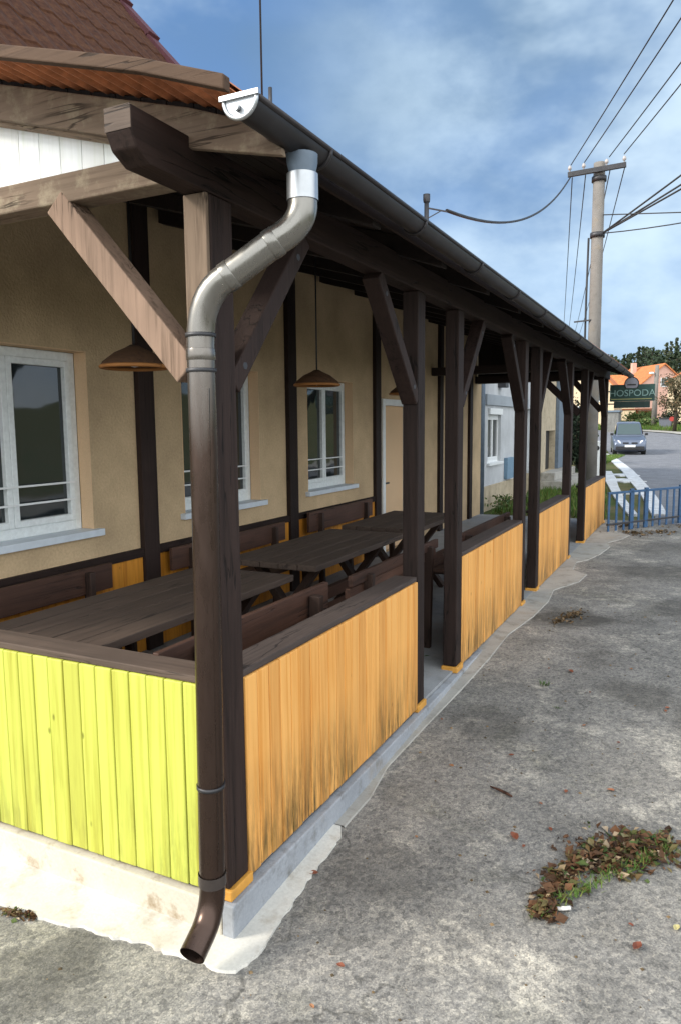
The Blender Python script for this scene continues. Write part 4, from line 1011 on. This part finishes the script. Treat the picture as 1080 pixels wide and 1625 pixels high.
# ------------------------------------------------------------------ vegetation
def blades(name, region, n, h, mat='grass'):
    mb = MB()
    for i in range(n):
        x, y = region(); z = H(x, y)-.016
        a = random.uniform(0, 6.28); hh = h*random.uniform(.4, 1.2); w = Vector((math.cos(a), math.sin(a), 0))*hh*.10
        lean = Vector((random.gauss(0, .3), random.gauss(0, .3), 1)).normalized()*hh
        p = Vector((x, y, z)); mb.add([p-w, p+w, p+lean], [(0, 1, 2)])
    return tag(mb.build(name, mat), kind='stuff')
def verge():
    while True:
        y = random.uniform(11.3, 38)**1.0; e = .2-(y-12)*.11
        x = random.uniform(-2.1, e-.5 if y > 17 else e-.3)
        if x > -2.1-(max(0, y-21))*.2: return x, y
blades('verge_grass', verge, 15000, .13)
def shrub(label, x, y, r, h, n, size, mat, name='shrub', cat='shrub'):
    z = H(x, y); root = thing(name, label, cat, (x, y, z))
    mb = MB()
    for i in range(7):
        a = i*.9; mb.tube([(x, y, z), (x+r*.3*math.cos(a), y+r*.3*math.sin(a), z+h*.4), (x+r*.55*math.cos(a+.3), y+r*.55*math.sin(a+.3), z+h*.8)], .02, 6, rs=[.03, .02, .008])
    mb.build('stems', 'bark', root)
    cl = [(random.uniform(-.6, .6)*r, random.uniform(-.6, .6)*r, random.uniform(.2, .85)*h) for _ in range(14)]
    mb = MB()
    for i in range(n):
        c = random.choice(cl); q = Vector((random.gauss(0, .24*r), random.gauss(0, .24*r), random.gauss(0, .12*h)))
        p = Vector((x+c[0], y+c[1], z+max(.02, c[2]+q.z)))+Vector((q.x, q.y, 0)); mb.leaf(p, size*random.uniform(.6, 1.3))
    mb.build('foliage', mat, root); return root
shrub('dark evergreen shrub between the last veranda posts', -2.45, 24.5, .65, 2.5, 2600, .12, 'leaf_shrub')
shrub('second dark shrub further along the verge', -3.6, 29, .7, 2.2, 1800, .13, 'leaf_shrub')
for i, (x, y, hh, lab) in enumerate([(-2.05, 11.9, .28, 'leafy weed at the foot of the rainwater pipe'), (-2.05, 12.6, .22, 'leafy weed under the small white window'), (-2.0, 13.4, .2, 'leafy weed below the blue meter box'), (-1.95, 14.4, .2, 'leafy weed at the stone base near the white door')]):
    z = H(x, y); rt = thing('weed_plant', lab, 'weed', (x, y, z)); mb = MB()
    for j in range(90): mb.leaf((x+random.gauss(0, .10), y+random.gauss(0, .16), z+random.random()*hh), .07*random.uniform(.5, 1.3))
    mb.build('leaves', 'leaf_weed', rt); m2 = MB()
    for j in range(5): m2.tube([(x, y+j*.05-.1, z-.02), (x+.02, y+j*.06-.12, z+hh*.9)], .004, 5)
    m2.build('stems', 'leaf_weed', rt)
def tree(label, x, y, h, cr, n, size, mat, name='tree', th=.16, base=.35):
    z = H(x, y)-.05; root = thing(name, label, 'tree', (x, y, z)); mb = MB(); tips = []
    mb.tube([(x, y, z), (x+.06, y, z+h*.3), (x-.04, y+.05, z+h*.62)], th, 10, rs=[th, th*.75, th*.4])
    for i in range(11):
        a = i*2.4; zz = z+h*(base-.08+.04*i); L = cr*random.uniform(.6, 1.0)
        p0 = Vector((x, y, zz)); p2 = p0+Vector((math.cos(a)*L, math.sin(a)*L, h*random.uniform(.12, .3)))
        p1 = p0.lerp(p2, .5)+Vector((0, 0, h*.04)); mb.tube([p0, p1, p2], .05, 6, rs=[th*.4, th*.25, th*.08]); tips += [p1, p2, p0.lerp(p2, .75)]
    tips.append(Vector((x, y, z+h*.85)))
    mb.build('trunk', 'bark', root)
    mb = MB()
    for i in range(n):
        c = random.choice(tips); p = c+Vector((random.gauss(0, cr*.2), random.gauss(0, cr*.2), random.gauss(0, h*.055))); mb.leaf(p, size*random.uniform(.5, 1.4))
    mb.build('crown', mat, root); return root
tree('thin brownish tree at the right edge in front of the red roofed house', -.55, 61, 4.7, 1.25, 2600, .16, 'leaf_tree', base=.32)
tree('larger brown green tree cut by the right edge beside the thin one', 1.1, 63, 5.4, 1.6, 2600, .17, 'leaf_tree', base=.3)
shrub('low hedge bush in front of the garden shed', -4.4, 80, 1.6, 1.2, 1400, .22, 'leaf_weed', 'hedge_bush', 'bush')
shrub('green bush at the foot of the grey lamp post', -3.4, 70, .9, .8, 900, .18, 'leaf_weed', 'hedge_bush', 'bush')
shrub('dark bush behind the refuse container', -1.2, 71, 1.1, 1.5, 1000, .2, 'leaf_shrub', 'hedge_bush', 'bush')
blades('meadow_grass', lambda: (random.uniform(-9, 4), random.uniform(62, 88)), 9000, .35)
# wood on the hill: pines and deciduous crowns, one mass
mb = MB(); tr = MB(); rf_ = random.Random(11)
for i in range(150):
    row = i % 3; x = -32+(i/150)*48+rf_.uniform(-.6, .6); y = 140+row*9+rf_.uniform(-3, 3); z = H(x, y)
    hh = rf_.uniform(6.5, 10.5)+(1.2 if x > -6 else 0); pine = rf_.random() < .55
    tr.tube([(x, y, z-.5), (x, y, z+hh*.9)], .15, 5, rs=[.2, .06])
    tone = rf_.uniform(0, .6)
    for q in range(230):
        if pine:
            f = rf_.random()**.8; zz = z+hh*(.35+.65*f); rad = (1-f)*1.5+.25
            rad *= .6+.5*math.sin(f*26+i)
        else:
            f = rf_.random(); zz = z+hh*(.25+.72*f); rad = 1.9*math.sqrt(max(0.02, 1-(2*f-1)**2))
        a = rf_.uniform(0, 6.28); rr = abs(rad)*math.sqrt(rf_.random())
        mb.leaf((x+rr*math.cos(a), y+rr*math.sin(a), zz), .75*rf_.uniform(.5, 1.2), None, min(1, tone+rf_.uniform(0, .4)))
tag(mb.build('hill_forest', 'leaf_far'), kind='stuff')
tag(tr.build('forest_trunks', 'bark'), kind='stuff')

# ------------------------------------------------------------------ camera
cam = bpy.data.cameras.new('camera'); co = bpy.data.objects.new('camera', cam); COL.objects.link(co)
YAW, PITCH, ROLL, F = .4585, .1168, -.0095, 1157.0
fw = Vector((-math.sin(YAW)*math.cos(PITCH), math.cos(YAW)*math.cos(PITCH), -math.sin(PITCH)))
rg_ = Vector((math.cos(YAW), math.sin(YAW), 0)); up = rg_.cross(fw)
c, s = math.cos(ROLL), math.sin(ROLL)
r2 = rg_*c+up*s; u2 = up*c-rg_*s
co.matrix_world = Matrix(((r2.x, u2.x, -fw.x, 1.3953), (r2.y, u2.y, -fw.y, -1.9408), (r2.z, u2.z, -fw.z, 1.782), (0, 0, 0, 1)))
cam.sensor_fit = 'VERTICAL'; cam.sensor_height = 24; cam.lens = F/1625*24
cam.clip_end = 1500; cam.clip_start = .02
sc.camera = co

# ------------------------------------------------------------------ light
EL, AZ = 32, -130
sun = bpy.data.lights.new('sun', 'SUN'); sun.energy = 1.8; sun.angle = R(14); sun.color = (1, .93, .82)
so = bpy.data.objects.new('sun', sun); COL.objects.link(so)
sd = Vector((math.sin(R(AZ))*math.cos(R(EL)), math.cos(R(AZ))*math.cos(R(EL)), math.sin(R(EL))))
so.rotation_euler = sd.to_track_quat('Z', 'Y').to_euler(); so.location = (-6, -6, 9)
w = bpy.data.worlds.new('World'); sc.world = w; w.use_nodes = True
nt = w.node_tree; bg = nt.nodes['Background']; bg.inputs[1].default_value = .10
sk = nt.nodes.new('ShaderNodeTexSky'); sk.sky_type = 'NISHITA'; sk.sun_disc = False
sk.sun_elevation = R(EL); sk.sun_rotation = R(AZ); sk.air_density = 1.0; sk.dust_density = .6; sk.ozone_density = 2.5
tc = nt.nodes.new('ShaderNodeTexCoord')
def wn(scale, loc, detail, sc3=(1, 1, 1)):
    mp = nt.nodes.new('ShaderNodeMapping'); mp.inputs['Location'].default_value = loc; mp.inputs['Scale'].default_value = sc3
    nt.links.new(tc.outputs['Generated'], mp.inputs[0])
    n = nt.nodes.new('ShaderNodeTexNoise'); n.inputs['Scale'].default_value = scale; n.inputs['Detail'].default_value = detail; n.inputs['Roughness'].default_value = .55
    nt.links.new(mp.outputs[0], n.inputs['Vector']); return n.outputs[0]
def wr(f, a, b, lo=0, hi=1):
    m = nt.nodes.new('ShaderNodeMapRange'); m.interpolation_type = 'SMOOTHSTEP'
    for i, v in enumerate((a, b, lo, hi)): m.inputs[i+1].default_value = v
    nt.links.new(f, m.inputs[0]); return m.outputs[0]
def wmix(f, a, b):
    m = nt.nodes.new('ShaderNodeMix'); m.data_type = 'RGBA'
    if isinstance(f, float): m.inputs[0].default_value = f
    else: nt.links.new(f, m.inputs[0])
    for i, v in ((6, a), (7, b)):
        if isinstance(v, tuple): m.inputs[i].default_value = v
        else: nt.links.new(v, m.inputs[i])
    return m.outputs[2]
c1 = wr(wn(1.9, (.35, .1, .4), 6, (1, 1, 1.9)), .47, .66)
c2 = wr(wn(1.1, (2.2, .9, .2), 4, (1, 1, 1.5)), .45, .62)
sky = wmix(.75, sk.outputs[0], (.58, 1.25, 2.6, 1))
sky = wmix(c2, sky, (.72, 1.28, 2.05, 1))       # thin grey blue veil
sky = wmix(c1, sky, (3.1, 3.9, 4.6, 1))
dh = nt.nodes.new('ShaderNodeVectorMath'); dh.operation = 'DOT_PRODUCT'; dh.inputs[1].default_value = (.10, .95, .30)
nt.links.new(tc.outputs['Generated'], dh.inputs[0])
mm = nt.nodes.new('ShaderNodeMath'); mm.operation = 'MULTIPLY'; mm.use_clamp = True
nt.links.new(wr(dh.outputs['Value'], .78, 1.0), mm.inputs[0]); nt.links.new(wr(wn(2.6, (.9, .4, 1.3), 7, (1, 1, 1.6)), .40, .66, .1, 1), mm.inputs[1])
sky = wmix(mm.outputs[0], sky, (3.3, 4.2, 5.0, 1))      # hazy white cloud over the street                 # lighter cloud over the street
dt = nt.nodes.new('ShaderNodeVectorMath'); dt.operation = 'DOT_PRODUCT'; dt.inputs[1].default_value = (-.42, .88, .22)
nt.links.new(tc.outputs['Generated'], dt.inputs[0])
sky_fill = wr(dt.outputs['Value'], .55, -.25)                   # even white sky added outside the view as unseen fill light
sky = wmix(sky_fill, sky, (10, 10.4, 10.6, 1))
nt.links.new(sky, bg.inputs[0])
sc.view_settings.view_transform = 'Standard'; sc.view_settings.look = 'None'
sc.view_settings.exposure = 1.2; sc.view_settings.gamma = 1
sc.cycles.max_bounces = 8; sc.cycles.diffuse_bounces = 4
